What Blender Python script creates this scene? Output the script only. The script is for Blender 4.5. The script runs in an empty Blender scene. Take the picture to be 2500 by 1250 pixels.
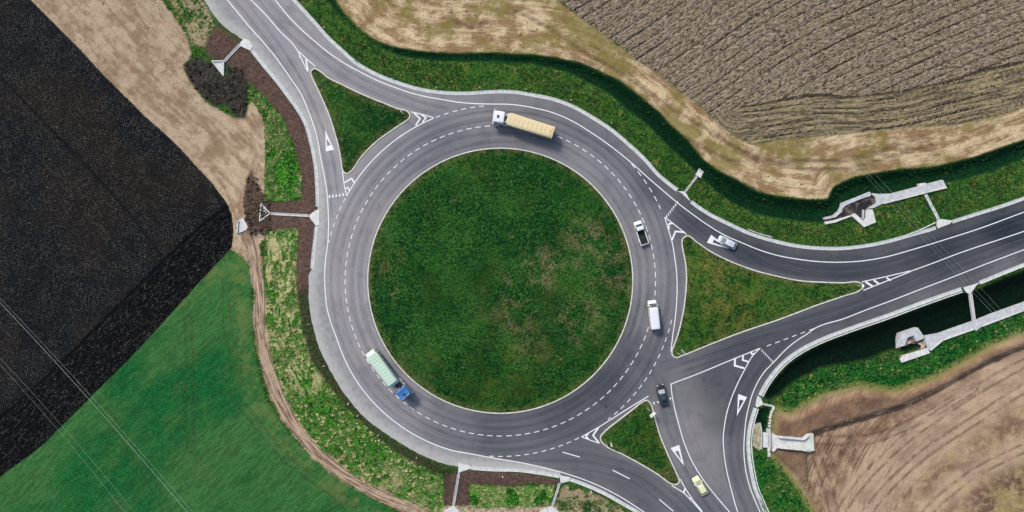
import bpy, bmesh, math, random
import numpy as np
from mathutils import Vector, Matrix
from mathutils.geometry import delaunay_2d_cdt
R = math.radians
random.seed(7)
rng = np.random.default_rng(7)
SC = bpy.context.scene
COL = SC.collection

# ------------------------------------------------------------------ camera, sky, sun
H_CAM = 150.0
S = 11.0                                   # photograph pixels per metre on the road
cam_d = bpy.data.cameras.new('camera'); cam = bpy.data.objects.new('camera', cam_d); COL.objects.link(cam)
cam.location = (0, 0, H_CAM)
cam_d.sensor_width = 36
cam_d.lens = 36 * H_CAM / (2500 / S)
cam_d.clip_start = 1; cam_d.clip_end = 6000
SC.camera = cam
SC.render.resolution_x = 1024; SC.render.resolution_y = 512
SUN_EL, SUN_AZ = 44.0, -37.0               # azimuth clockwise from +y (top of the picture)
w = bpy.data.worlds.new('World'); SC.world = w; w.use_nodes = True
nt = w.node_tree; bg = nt.nodes['Background']
sky = nt.nodes.new('ShaderNodeTexSky'); sky.sky_type = 'NISHITA'; sky.sun_disc = False
sky.sun_elevation = R(SUN_EL); sky.sun_rotation = R(SUN_AZ); sky.air_density = 1.0; sky.dust_density = 2.5; sky.ozone_density = 1.0
nt.links.new(sky.outputs[0], bg.inputs[0]); bg.inputs[1].default_value = 0.10
sl = bpy.data.lights.new('sun', 'SUN'); sl.energy = 1.5; sl.angle = R(10); sl.color = (1, 0.955, 0.9)
so = bpy.data.objects.new('sun', sl); COL.objects.link(so)
el, az = R(SUN_EL), R(SUN_AZ)
tosun = Vector((math.sin(az) * math.cos(el), math.cos(az) * math.cos(el), math.sin(el)))
so.rotation_euler = tosun.to_track_quat('Z', 'Y').to_euler(); so.location = (-80, 90, 90)
SC.view_settings.view_transform = 'Standard'; SC.view_settings.look = 'None'; SC.view_settings.gamma = 1
SC.view_settings.exposure = 1.06

# ------------------------------------------------------------------ helpers
def W(px, py): return ((px - 1250.0) / S, (625.0 - py) / S)
def WP(pts): return [W(*p) for p in pts]
def lin(c):
    return tuple(((v / 255) / 12.92 if v <= 10 else (((v / 255) + 0.055) / 1.055) ** 2.4) for v in c) + (1.0,)
KEX = 0.66      # picture value -> albedo under this light and exposure
def alb(r, g, b, k=1.0):
    l = lin((r, g, b)); return (min(l[0] * KEX * k, .85), min(l[1] * KEX * k, .85), min(l[2] * KEX * k, .85), 1)

def tag(o, label=None, cat=None, group=None, kind=None):
    if label: o['label'] = label
    if cat: o['category'] = cat
    if group: o['group'] = group
    if kind: o['kind'] = kind
    return o
def empty(name, loc=(0, 0, 0), rz=0, label=None, cat=None, group=None, kind=None):
    o = bpy.data.objects.new(name, None); COL.objects.link(o); o.location = loc; o.rotation_euler = (0, 0, rz)
    o.empty_display_size = 0.5
    return tag(o, label, cat, group, kind)
def mk(name, verts, faces, mat, parent=None, smooth=False):
    me = bpy.data.meshes.new(name); me.from_pydata([tuple(v) for v in verts], [], faces); me.update()
    if smooth: me.polygons.foreach_set('use_smooth', [True] * len(me.polygons))
    me.materials.append(mat)
    o = bpy.data.objects.new(name, me); COL.objects.link(o); o.parent = parent
    return o
def bevel(o, wd=0.05, seg=2):
    m = o.modifiers.new('bevel', 'BEVEL'); m.width = wd; m.segments = seg; m.limit_method = 'ANGLE'; m.angle_limit = R(35)
    o.data.polygons.foreach_set('use_smooth', [True] * len(o.data.polygons))
    return o
class MB:
    def __init__(s): s.v = []; s.f = []
    def add(s, v, f):
        n = len(s.v); s.v += [tuple(p) for p in v]; s.f += [tuple(i + n for i in q) for q in f]; return s
    def box(s, x0, x1, y0, y1, z0, z1, top=(1, 1)):
        cx, cy = (x0 + x1) / 2, (y0 + y1) / 2; a, b = top
        v = [(x0, y0, z0), (x1, y0, z0), (x1, y1, z0), (x0, y1, z0)]
        v += [(cx + (p[0] - cx) * a, cy + (p[1] - cy) * b, z1) for p in v]
        return s.add(v, [(3, 2, 1, 0), (4, 5, 6, 7), (0, 1, 5, 4), (1, 2, 6, 5), (2, 3, 7, 6), (3, 0, 4, 7)])
    def cyl(s, c, r, h, axis='y', n=18, r2=None):
        r2 = r if r2 is None else r2
        v = []
        for k, (rr, t) in enumerate(((r, -h / 2), (r2, h / 2))):
            for i in range(n):
                a = 2 * math.pi * i / n; p = (rr * math.cos(a), rr * math.sin(a))
                if axis == 'y': v.append((c[0] + p[0], c[1] + t, c[2] + p[1]))
                elif axis == 'x': v.append((c[0] + t, c[1] + p[0], c[2] + p[1]))
                else: v.append((c[0] + p[0], c[1] + p[1], c[2] + t))
        f = [(i, (i + 1) % n, n + (i + 1) % n, n + i) for i in range(n)] + [tuple(range(n))[::-1], tuple(range(n, 2 * n))]
        return s.add(v, f)
    def bar(s, a, b, r, n=6):
        a, b = Vector(a), Vector(b); d = (b - a).normalized()
        u = d.orthogonal().normalized(); q = d.cross(u); v = []
        for p in (a, b):
            for i in range(n):
                t = 2 * math.pi * i / n; v.append(p + u * (r * math.cos(t)) + q * (r * math.sin(t)))
        return s.add(v, [(i, (i + 1) % n, n + (i + 1) % n, n + i) for i in range(n)] + [tuple(range(n))[::-1], tuple(range(n, 2 * n))])
    def build(s, name, mat, parent=None, smooth=False): 
        o = mk(name, s.v, s.f, mat, parent, smooth)
        bm = bmesh.new(); bm.from_mesh(o.data); bmesh.ops.recalc_face_normals(bm, faces=bm.faces); bm.to_mesh(o.data); bm.free()
        return o

def catmull(pts, step=1.0, closed=False):
    """smooth curve through points, about `step` metres between samples"""
    P = [np.array(p, float) for p in pts]; n = len(P); out = []
    rngi = range(n) if closed else range(n - 1)
    for i in rngi:
        p1, p2 = P[i], P[(i + 1) % n]
        p0 = P[i - 1] if (closed or i > 0) else 2 * p1 - p2
        p3 = P[(i + 2) % n] if (closed or i + 2 < n) else 2 * p2 - p1
        L = np.linalg.norm(p2 - p1); k = max(1, int(math.ceil(L / step)))
        # centripetal-ish via chord-scaled tangents
        d01 = max(np.linalg.norm(p1 - p0), 1e-6); d12 = max(L, 1e-6); d23 = max(np.linalg.norm(p3 - p2), 1e-6)
        m1 = ((p1 - p0) / d01 * d12 + (p2 - p1) / d12 * d01) / (d01 + d12) * d12
        m2 = ((p2 - p1) / d12 * d23 + (p3 - p2) / d23 * d12) / (d12 + d23) * d12
        for j in range(k):
            t = j / k; h00 = 2 * t**3 - 3 * t**2 + 1; h10 = t**3 - 2 * t**2 + t; h01 = -2 * t**3 + 3 * t**2; h11 = t**3 - t**2
            out.append(h00 * p1 + h10 * m1 + h01 * p2 + h11 * m2)
    if not closed: out.append(P[-1])
    return np.array(out)
def offset(pl, d, closed=False):
    """shift a polyline sideways (left positive)"""
    pl = np.asarray(pl); t = np.zeros_like(pl)
    if closed: t = np.roll(pl, -1, 0) - np.roll(pl, 1, 0)
    else: t[1:-1] = pl[2:] - pl[:-2]; t[0] = pl[1] - pl[0]; t[-1] = pl[-1] - pl[-2]
    t /= np.maximum(np.linalg.norm(t, axis=1, keepdims=True), 1e-9)
    return pl + np.stack([-t[:, 1], t[:, 0]], 1) * d

# ------------------------------------------------------------------ traced plan (all in photograph pixels on the ground plane)
RC = W(1221.5, 685.5); R_IN = 323.5 / S; R_DASH = 379.0 / S; R_OUT = 428.8 / S
N_STRIP = [(440,-300),(560,-165),(640,-80),(718,0),(770,57),(800,91),(840,128),(864,150),(900,172),(940,191),(980,205),(1020,217),(1080,226),(1140,228),(1180,225.5),(1220,223.6),(1260,225.5),(1300,232),(1348,241.6),(1396,259),(1444,285.6),(1492,317),(1540,357.6),(1573.6,389),(1607,427),(1636,451),(1665,473),(1693,497),(1732,523),(1780,547),(1828,569),(1876,584.6),(1950,601),(2004,606),(2059,606),(2113,600),(2168,589),(2222,574),(2276,558.6),(2317,544),(2385,522),(2440,505),(2500,484),(2700,412),(3100,268)]
W_STRIP = [(615,123),(642,157),(674,195.5),(706,238),(732,275),(748,307),(757,339),(765,374),(770,402),(773,440),(775,480),(775,520),(774,545),(772,560),(768,596),(764,630),(762,656)]
W_GRAVEL = [(180,-330),(360,-140),(430,-66),(498,0),(527,43),(559,74),(587,93),(602,106),(615,123)]
W_GRAVEL2 = [(762,656),(755,668),(754,700),(754,731),(757,760),(762,787),(770,820),(780,851),(804,899),(838,957),(862,988),(886,1015),(934,1053),(982,1084),(1030,1111),(1078,1130),(1119,1139)]
S_STRIP = [(1119,1139),(1150,1142),(1206,1146),(1258,1147),(1310,1153),(1366,1163),(1393,1170.5),(1435,1186),(1477,1205),(1518,1228),(1556,1250),(1620,1295),(1720,1375),(1840,1490)]
SE_STRIP = [(2080,1530),(1950,1370),(1905,1305),(1868,1250),(1858,1227),(1843,1191),(1834,1150),(1828,1109),(1827,1072),(1832,1036),(1841,1004),(1852,972),(1868,940),(1891,908),(1923,876),(1960,851),(2005,829),(2073,803),(2165,771),(2256,737),(2347,705),(2391,690),(2440,670),(2500,646),(2700,570),(3100,416)]
def cw(p, closed=False, step=.8): return catmull(WP(p), step, closed)
N_C, W_C, WG_C, WG2_C, S_C, SE_C = map(cw, (N_STRIP, W_STRIP, W_GRAVEL, W_GRAVEL2, S_STRIP, SE_STRIP))
ROAD = np.concatenate([WG_C[:-1], W_C[:-1], WG2_C[:-1], S_C, SE_C, N_C[::-1]])

ISL_NW = [(767,168),(759,175),(762,188),(770,205),(789,246),(805,285),(818,326),(826,355),(833,392),(836,413),(841,422),(848,423.5),(857,418),(880,386),(920,345),(960,316),(990,296),(999,289),(1001,281),(996,273),(972,266),(940,253),(900,237),(860,219),(830,204),(800,189),(783,175)]
ISL_E = [(1676.8,576),(1668,581),(1665,590),(1665.5,600),(1669.6,622),(1674.4,648),(1676,680),(1674,715),(1669,755),(1662,790),(1655,816),(1646,842),(1640.5,858),(1642,868),(1651,873),(1666,868),(1728,843),(1805,813),(1902,780),(2010,739.5),(2059,723),(2100,708),(2107,702),(2105,694),(2098,690),(2059,690.5),(2004,689),(1950,685),(1900,675),(1848,662),(1810,649),(1774,634),(1738,616),(1702,592)]
ISL_S = [(1579,977),(1569,981),(1548,997),(1511,1025.6),(1474,1056),(1467,1064),(1466.6,1075),(1476,1086),(1524,1111),(1573,1138),(1610,1160.7),(1635,1179),(1646,1183),(1656,1180),(1658,1171),(1652.6,1158),(1630,1108.6),(1610,1059),(1595.5,1009),(1588,985)]

# ------------------------------------------------------------------ regions of the land
F = 6000
POLY = {
 'dark': [(70,0),(125,55),(180,110),(240,175),(300,235),(350,285),(400,328),(440,368),(480,412),(515,450),(545,490),(558,520),(564,560),(560,605),(500,668),(430,745),(380,800),(300,885),(230,955),(150,1035),(100,1085),(50,1125),(0,1160),(-1500,2600),(-F,2600),(-F,-F),(-1500,-1700)],
 'band': [(528,518),(480,554),(384,644),(264,764),(168,860),(48,974),(0,1016),(-1500,2460),(-1300,2800),(0,1260),(300,985),(560,705),(660,560),(600,470)],
 'crop': [(560,600),(585,615),(600,640),(606,700),(608,770),(613,840),(624,915),(645,985),(690,1050),(760,1125),(850,1190),(950,1250),(1300,1480),(1400,F),(-F,F),(-F,F-200),(-1500,2500),(-200,1300),(200,880)],
 'slope': [(645,565),(728,556),(722,650),(725,700),(728,736),(742,808),(761,880),(804,938),(857,1005),(915,1058),(982,1111),(1054,1149),(1085,1162),(1083,1250),(1083,1420),(1000,1262),(930,1215),(848,1160),(784,1108),(740,1056),(700,998),(672,936),(655,866),(644,794),(642,722),(639,650)],
 'lush': [(600,215),(640,228),(690,288),(720,370),(735,430),(735,490),(641,490),(642,300)],
 'lush2': [(1146,1182),(1240,1188),(1355,1184),(1349,1238),(1146,1244)],
 'lush3': [(1898,994),(1937,935),(2005,899),(2119,880),(2201,888),(2270,862),(2301,835),(2393,803),(2500,757),(2900,610),(2900,660),(2500,810),(2425,840),(2347,885),(2279,921),(2187,953),(2096,940),(2005,962),(1932,1008)],
 'lush4': [(1834,1099),(1865,1105),(1888,1122),(1935,1181),(1982,1250),(2100,1400),(1900,1400),(1850,1250)],
 'tanW': [(40,0),(90,60),(270,235),(410,375),(520,500),(530,560),(535,600),(585,625),(600,640),(618,610),(641,575),(641,300),(628,262),(604,240),(595,283),(560,285),(500,250),(440,170),(444,150),(462,125),(450,85),(425,45),(390,0),(300,-110),(-1500,-2100),(-1500,-1700)],
 'brownW': [(528,58),(560,85),(587,100),(612,125),(642,160),(674,198),(706,240),(732,278),(748,310),(760,350),(768,400),(773,440),(776,520),(771,560),(763,656),(757,712),(725,724),(722,650),(726,556),(645,562),(641,490),(735,490),(735,430),(718,360),(690,288),(640,228),(600,196),(545,150),(503,135),(495,115),(505,90)],
 'clodA': [(440,152),(475,135),(510,148),(530,170),(545,185),(552,160),(590,165),(602,200),(598,255),(590,283),(572,285),(560,265),(548,252),(510,252),(480,225),(455,190)],
 'clodB': [(607,412),(595,433),(588,487),(592,545),(606,575),(640,572),(656,560),(654,491),(635,465),(622,430)],
 'brownS': [(1086,1160),(1119,1150),(1150,1150),(1258,1154),(1310,1160),(1366,1172),(1364,1188),(1300,1178),(1240,1190),(1146,1180),(1144,1242),(1081,1242)],
 'tanS': [(1060,1242),(1144,1240),(1240,1240),(1360,1240),(1420,1420),(1000,1420)],
 'tanN': [(800,-200),(810,-20),(842,32),(882,72),(920,98),(960,112),(1040,124),(1120,128),(1200,126),(1300,131),(1348,137),(1420,151),(1468,173),(1516,195),(1564,233),(1612,272),(1636,300),(1684,344),(1718,387),(1756,415),(1804,439),(1852,466),(1900,478),(1972,485),(2022,485),(2037,454),(2090,430),(2188,413),(2284,406),(2380,382),(2500,341),(2900,200),(3600,0),(3600,-100),(2500,262),(2428,285),(2332,303),(2236,307),(2092,322),(1972,334),(1900,340),(1840,352),(1790,327),(1740,287),(1718,262),(1674,230),(1626,192),(1550,139),(1482,86),(1420,43),(1365,0),(1100,-260)],
 'plough': [(1365,0),(1420,43),(1482,86),(1550,139),(1626,192),(1674,230),(1718,262),(1740,287),(1790,327),(1840,352),(1900,340),(1972,334),(2092,322),(2236,307),(2332,303),(2428,285),(2500,262),(3600,-100),(F,-900),(F,-F),(0,-F),(500,-850)],
 'head': [(1800,262),(1840,256),(1900,245),(1996,233),(2092,235),(2212,223),(2332,192),(2500,149),(2700,90),(3600,-200),(3600,200),(2500,300),(1800,400),(1740,290)],
 'ditchN': [(700,-140),(790,-60),(816,0),(840,36),(880,76),(920,100),(960,114),(1040,126),(1120,130),(1200,128),(1300,133),(1348,139),(1420,153),(1468,175),(1516,197),(1564,235),(1612,273),(1636,302),(1684,345),(1718,389),(1756,417),(1804,441),(1852,468),(1900,480),(1972,487),(2025,487),(2039,456),(2092,432),(2188,415),(2284,408),(2380,384),(2500,343),(2900,200),(2900,255),(2500,388),(2428,417),(2332,444),(2306,446),(2245,456),(2176,474),(2124,474),(2060,500),(2046,520),(2014,545),(1948,541),(1900,534),(1852,523),(1804,504),(1756,472),(1722,442),(1684,400),(1636,360),(1588,309),(1540,270),(1492,231),(1444,203),(1396,179),(1348,166),(1300,156),(1200,149),(1120,149),(1040,147),(980,137),(940,122),(900,100),(860,64),(820,26),(800,4),(760,-50),(690,-120)],
 'ditchE': [(2429,687),(2391,704),(2347,715),(2256,747),(2165,781),(2073,813),(2010,837),(1966,860),(1930,885),(1900,915),(1877,946),(1862,972),(1880,978),(1900,968),(1937,935),(2005,899),(2119,879),(2187,852),(2210,862),(2262,845),(2300,822),(2384,788),(2500,742),(2900,590),(2900,510),(2500,660)],
 'ditchE2': [(1850,998),(1882,992),(1880,1045),(1870,1056),(1842,1040)],
 'earth': [(2900,640),(2500,814),(2425,843),(2347,889),(2279,925),(2187,957),(2096,943),(2005,966),(1932,1010),(1897,1000),(1885,1050),(1885,1112),(1900,1125),(1945,1180),(1990,1250),(2080,1400),(2600,F),(F,F),(F,-600)],
 'bank': [(2900,650),(2500,822),(2425,846),(2347,893),(2279,930),(2187,962),(2096,955),(2005,985),(1932,1016),(1897,1010),(1887,1050),(1887,1110),(1905,1125),(1945,1165),(1985,1225),(2020,1290),(2040,1285),(2002,1222),(1978,1172),(1974,1100),(1978,1062),(2096,1028),(2210,992),(2302,950),(2416,886),(2500,850),(2900,690)],
 'dusky': [(750,700),(757,735),(765,790),(785,851),(808,905),(842,962),(890,1020),(936,1058),(985,1090),(1040,1120),(1085,1140),(1119,1150),(1085,1170),(1050,1156),(980,1114),(912,1062),(853,1008),(800,942),(757,884),(738,810),(724,736),(728,712)],
 'dry': [(1376,1184),(1440,1202),(1520,1240),(1580,1284),(1560,1330),(1330,1330),(1352,1240)],
 'dryB': [(392,-60),(425,30),(460,100),(500,110),(528,60),(500,10),(440,-60)],
 'low_w': [(300,-400),(500,0),(590,100),(660,160),(750,300),(775,440),(775,520),(764,656),(756,720),(770,830),(840,960),(980,1085),(1078,1132),(1160,1143),(1366,1165),(1440,1190),(1560,1252),(1700,1400),(2000,F),(-F,F),(-F,-F),(-300,-1200)],
}
WPOLY = {k: np.array(WP(v)) for k, v in POLY.items()}
WPOLY['road'] = ROAD[::2]
TRACK = cw([(560,520),(590,560),(612,605),(620,650),(627,722),(629,794),(641,866),(660,938),(689,1005),(728,1063),(776,1116),(838,1164),(910,1207),(982,1240),(1060,1278),(1200,1340)], step=2)
DARK_EDGE = np.array(WP([(-800,-870)] + POLY['dark'][:14]))
DITCH_EDGE = cw(POLY['tanN'][1:33], step=4)
HEAD_EDGE = cw(POLY['head'][:10], step=4)
CREASE = cw([(1978,1062),(2096,1028),(2210,992),(2302,950),(2416,886),(2500,850),(2900,690)], step=3)
RUTS_E = [cw(p, step=4) for p in ([(2010,1330),(2090,1200),(2200,1085),(2330,990),(2520,880),(2800,760)], [(2060,1340),(2150,1215),(2260,1110),(2380,1030),(2540,930),(2800,830)], [(2200,1340),(2290,1230),(2380,1160),(2560,1070)], [(1990,1100),(2020,1180),(2050,1300)], [(2000,1075),(2120,1075),(2240,1030),(2380,950)])]
RUTS_N = [cw(p, step=4) for p in ([(1500,215),(1600,290),(1700,350),(1800,395),(1900,388),(2000,392),(2092,385),(2200,352),(2260,335)],
                                 [(1250,20),(1330,60),(1420,120),(1520,180),(1620,250),(1720,310),(1820,370),(1960,412),(2080,408),(2180,382),(2280,352)],
                                 [(1100,20),(1110,50),(1150,66),(1190,50)])]

def sdf(poly, x, y):
    """signed distance, positive inside"""
    d2 = np.full(x.shape, 1e12); ins = np.zeros(x.shape, bool)
    n = len(poly)
    for i in range(n):
        ax, ay = poly[i]; bx, by = poly[(i + 1) % n]
        ex, ey = bx - ax, by - ay; L = ex * ex + ey * ey
        if L < 1e-12: continue
        wx, wy = x - ax, y - ay; t = np.clip((wx * ex + wy * ey) / L, 0, 1)
        dx, dy = wx - ex * t, wy - ey * t; d2 = np.minimum(d2, dx * dx + dy * dy)
        c = ((ay <= y) != (by <= y))
        if ey != 0: ins ^= c & (x < ax + ex * (y - ay) / ey)
    d = np.sqrt(d2); return np.where(ins, d, -d)
def along(pl, x, y):
    """(u along the line, v signed distance) from a polyline"""
    best = np.full(x.shape, 1e12); u = np.zeros(x.shape); v = np.zeros(x.shape); s = 0.0
    for i in range(len(pl) - 1):
        ax, ay = pl[i]; bx, by = pl[i + 1]; ex, ey = bx - ax, by - ay; L = math.hypot(ex, ey)
        if L < 1e-9: continue
        wx, wy = x - ax, y - ay; t = np.clip((wx * ex + wy * ey) / (L * L), 0, 1)
        dx, dy = wx - ex * t, wy - ey * t; d2 = dx * dx + dy * dy; m = d2 < best
        sg = np.sign(ex * wy - ey * wx); best = np.where(m, d2, best)
        u = np.where(m, s + t * L, u); v = np.where(m, sg * np.sqrt(d2), v); s += L
    return u, v
def sst(a, b, x):
    t = np.clip((x - a) / (b - a), 0, 1); return t * t * (3 - 2 * t)
def vnoise(x, y, seed=0):
    xi = np.floor(x).astype(np.int64); yi = np.floor(y).astype(np.int64); fx = x - xi; fy = y - yi
    fx = fx * fx * (3 - 2 * fx); fy = fy * fy * (3 - 2 * fy)
    def h(a, b):
        n = (a * 374761393 + b * 668265263 + seed * 1274126177) & 0xffffffff
        n = ((n ^ (n >> 13)) * 1274126177) & 0xffffffff
        return ((n ^ (n >> 16)) & 0xffff) / 65535.0
    return (h(xi, yi) * (1 - fx) + h(xi + 1, yi) * fx) * (1 - fy) + (h(xi, yi + 1) * (1 - fx) + h(xi + 1, yi + 1) * fx) * fy
def fbm(x, y, sc, o=3, seed=0):
    r = 0; a = .5
    for k in range(o): r = r + a * vnoise(x * sc, y * sc, seed + k); sc *= 2.03; a *= .5
    return r / (1 - .5 ** o)

KEYS = list(WPOLY.keys())
def fields(x, y):
    d = {k: np.clip(sdf(WPOLY[k], x, y), -30, 30) for k in KEYS}
    d['tu'], d['tv'] = along(TRACK, x, y)
    d['du'], d['dv'] = along(DARK_EDGE, x, y)
    d['nu'], d['nv'] = along(DITCH_EDGE, x, y)
    d['hu'], d['hv'] = along(HEAD_EDGE, x, y)
    d['ruts'] = np.full(x.shape, 9.0)
    for r in RUTS_N: d['ruts'] = np.minimum(d['ruts'], np.abs(along(r, x, y)[1]))
    d['creu'], d['crev'] = along(CREASE, x, y)
    return d
TH = R(32)
def furrow(x, y, d):
    """across-furrow coordinate of the ploughed field (one unit = one pass)"""
    a = -x * math.sin(TH) + y * math.cos(TH)
    b = x * math.cos(TH) + y * math.sin(TH)
    a = a + .9 * np.sin(b * .045) + .3 * np.sin(b * .13 + 1) + .0019 * np.maximum(b - 62, 0) ** 2 - .0006 * np.maximum(b - 130, 0) ** 2
    hd = d['head'] > 0
    return np.where(hd, d['hv'] / 1.25 + .2 * np.sin(d['hu'] * .11), a / 2.35), np.where(hd, d['hu'], b), hd
def height(x, y, d, micro=True):
    out = -d['road']
    low = sst(-1, 1, d['low_w'])
    h = -0.03 - 0.25 * sst(0.5, 7, out)
    h = h - low * 1.15 * sst(0.8, 11, out)
    h = h - (1 - low) * 0.25 * sst(4, 14, out)
    h = h - 1.35 * sst(-0.4, 2.2, d['ditchN']) - 0.2 * sst(2, 4.5, d['ditchN'])
    h = h - 1.5 * sst(-0.5, 3.2, d['ditchE']) - 1.0 * sst(-.3, 1.6, d['ditchE2'])
    h = h + 0.85 * sst(0, 1.2, d['bank'])
    h = h - 0.10 * sst(1.6, .3, np.abs(d['tv'])) * (1 - sst(.0, .5, np.abs(np.abs(d['tv']) - .75) - .25))
    if micro:
        n = fbm(x, y, .9, 3, 5) - .5
        h = h + sst(.8, 3, out) * n * .16
        fa, fu, hd = furrow(x, y, d)
        pl = sst(-.6, .6, d['plough'])
        ridge = np.abs((fa % 1) - .5) * 2      # 0 mid, 1 at groove
        ph = -.24 * sst(.80, 1.0, ridge) + .22 * (vnoise(x * 2.2, y * 2.2, 11) - .5) + .12 * (vnoise(x * 4.3, y * 4.3, 12) - .5)
        fb = np.abs(((fa * 2.6) % 1) - .5) * 2
        ph = ph + np.where(hd, -.10 * sst(.6, 1, fb), 0)
        h = h + pl * ph
        dk = sst(-.6, .3, d['dark']); bd = sst(-.3, .3, d['band'])
        q = (-x * math.sin(R(43)) + y * math.cos(R(43)))
        q2 = x * math.cos(R(43)) + y * math.sin(R(43))
        h = h + dk * (.12 * (vnoise(x * 2.4, y * 2.4, 21) - .5) + bd * (.26 * (vnoise(q2 * .8, q * 2.4, 22) - .5)) - .22 * sst(.75, .1, np.abs(d['band'])))
        cl = np.maximum(sst(-.4, .4, d['clodA']), sst(-.4, .4, d['clodB']))
        h = h + cl * (.2 + .45 * (fbm(x, y, 1.3, 3, 31) - .5))
        h = h + sst(-.5, 1, d['earth']) * .09 * (fbm(np.hypot(x - 109, y + 62) * 1.6, np.arctan2(y + 62, x - 109) * 8, 1, 2, 41) - .5)
        sl = sst(-.3, .5, np.maximum(d['slope'], np.maximum(d['lush'], np.maximum(d['lush2'], d['lush3']))))
        h = h + sl * .45 * (fbm(x, y, 1.1, 3, 51) - .42)
        h = h - sst(.35, .05, d['ruts']) * .12
    return h + (-.55 - h) * sst(0.0, .30, d['road'])
def gz(x, y, micro=False):
    xa, ya = np.atleast_1d(np.asarray(x, float)), np.atleast_1d(np.asarray(y, float))
    return height(xa, ya, fields(xa, ya), micro)

# ------------------------------------------------------------------ material helper
class NT:
    def __init__(s, name):
        s.m = bpy.data.materials.new(name); s.m.use_nodes = True; s.t = s.m.node_tree; s.N = s.t.nodes; s.L = s.t.links
        s.b = s.N['Principled BSDF']; s.pos = s.N.new('ShaderNodeNewGeometry').outputs['Position']; s.tc = None
    def _set(s, sock, v):
        if hasattr(v, 'is_output'): s.L.new(v, sock)
        elif v is not None:
            if isinstance(v, tuple) and len(v) == 3 and sock.type == 'RGBA': v = v + (1,)
            sock.default_value = v
    def attr(s, name, vec=False):
        n = s.N.new('ShaderNodeAttribute'); n.attribute_name = name; return n.outputs['Vector' if vec else 'Fac']
    def obj(s):
        if s.tc is None: s.tc = s.N.new('ShaderNodeTexCoord').outputs['Object']
        return s.tc
    def m_(s, op, a, b=0.5, c=None):
        n = s.N.new('ShaderNodeMath'); n.operation = op; s._set(n.inputs[0], a); s._set(n.inputs[1], b)
        if c is not None: s._set(n.inputs[2], c)
        return n.outputs[0]
    def vscale(s, v, sc, loc=(0, 0, 0), rot=0):
        if rot:
            r = s.N.new('ShaderNodeMapping'); s._set(r.inputs['Vector'], v); r.inputs['Rotation'].default_value = (0, 0, rot); v = r.outputs[0]; rot = 0
        n = s.N.new('ShaderNodeMapping'); s._set(n.inputs['Vector'], v); n.inputs['Scale'].default_value = sc; n.inputs['Location'].default_value = loc
        n.inputs['Rotation'].default_value = (0, 0, rot); return n.outputs[0]
    def noise(s, scale, detail=3, rough=.6, vec=None, dist=0):
        n = s.N.new('ShaderNodeTexNoise'); s._set(n.inputs['Vector'], vec if vec is not None else s.pos)
        n.inputs['Scale'].default_value = scale; n.inputs['Detail'].default_value = detail; n.inputs['Roughness'].default_value = rough
        n.inputs['Distortion'].default_value = dist; return n.outputs['Fac']
    def voro(s, scale, vec=None, feat='F1'):
        n = s.N.new('ShaderNodeTexVoronoi'); n.feature = feat; s._set(n.inputs['Vector'], vec if vec is not None else s.pos); n.inputs['Scale'].default_value = scale
        return n
    def rmp(s, v, a, b, lo=0.0, hi=1.0):
        n = s.N.new('ShaderNodeMapRange'); n.interpolation_type = 'SMOOTHSTEP'; s._set(n.inputs[0], v)
        n.inputs[1].default_value = a; n.inputs[2].default_value = b; n.inputs[3].default_value = lo; n.inputs[4].default_value = hi
        return n.outputs[0]
    def mix(s, f, a, b, mode='MIX'):
        n = s.N.new('ShaderNodeMix'); n.data_type = 'RGBA'; n.blend_type = mode; s._set(n.inputs[0], f); s._set(n.inputs[6], a); s._set(n.inputs[7], b)
        return n.outputs[2]
    def bump(s, h, strength=.5, dist=.1):
        n = s.N.new('ShaderNodeBump'); n.inputs['Strength'].default_value = strength; n.inputs['Distance'].default_value = dist
        s._set(n.inputs['Height'], h); s.L.new(n.outputs[0], s.b.inputs['Normal'])
    def out(s, col, rough=.9, spec=.2, metal=0, coat=0):
        s._set(s.b.inputs['Base Color'], col); s._set(s.b.inputs['Roughness'], rough)
        s.b.inputs['Specular IOR Level'].default_value = spec; s.b.inputs['Metallic'].default_value = metal; s.b.inputs['Coat Weight'].default_value = coat
        return s.m

def grass_nodes(t, dark, mid, light, straw, s1=.10, strawamt=(.56, .70)):
    nL = t.noise(s1, 4, .6); nM = t.noise(.55, 5, .7); nF = t.noise(2.2, 4, .75); nX = t.noise(.28, 5, .65, t.vscale(t.pos, (1, 1, 1), (31, 7, 0)))
    c = t.mix(t.rmp(t.m_('ADD', t.m_('MULTIPLY', nM, .55), t.m_('MULTIPLY', nF, .45)), .41, .57), dark, mid)
    c = t.mix(t.m_('MULTIPLY', t.rmp(nF, .50, .62), t.rmp(nL, .35, .6, .25, 1)), c, light)
    k = t.m_('MULTIPLY', t.rmp(nX, *strawamt), t.rmp(nF, .40, .62))
    return t.mix(k, c, straw), nM, nF

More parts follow.
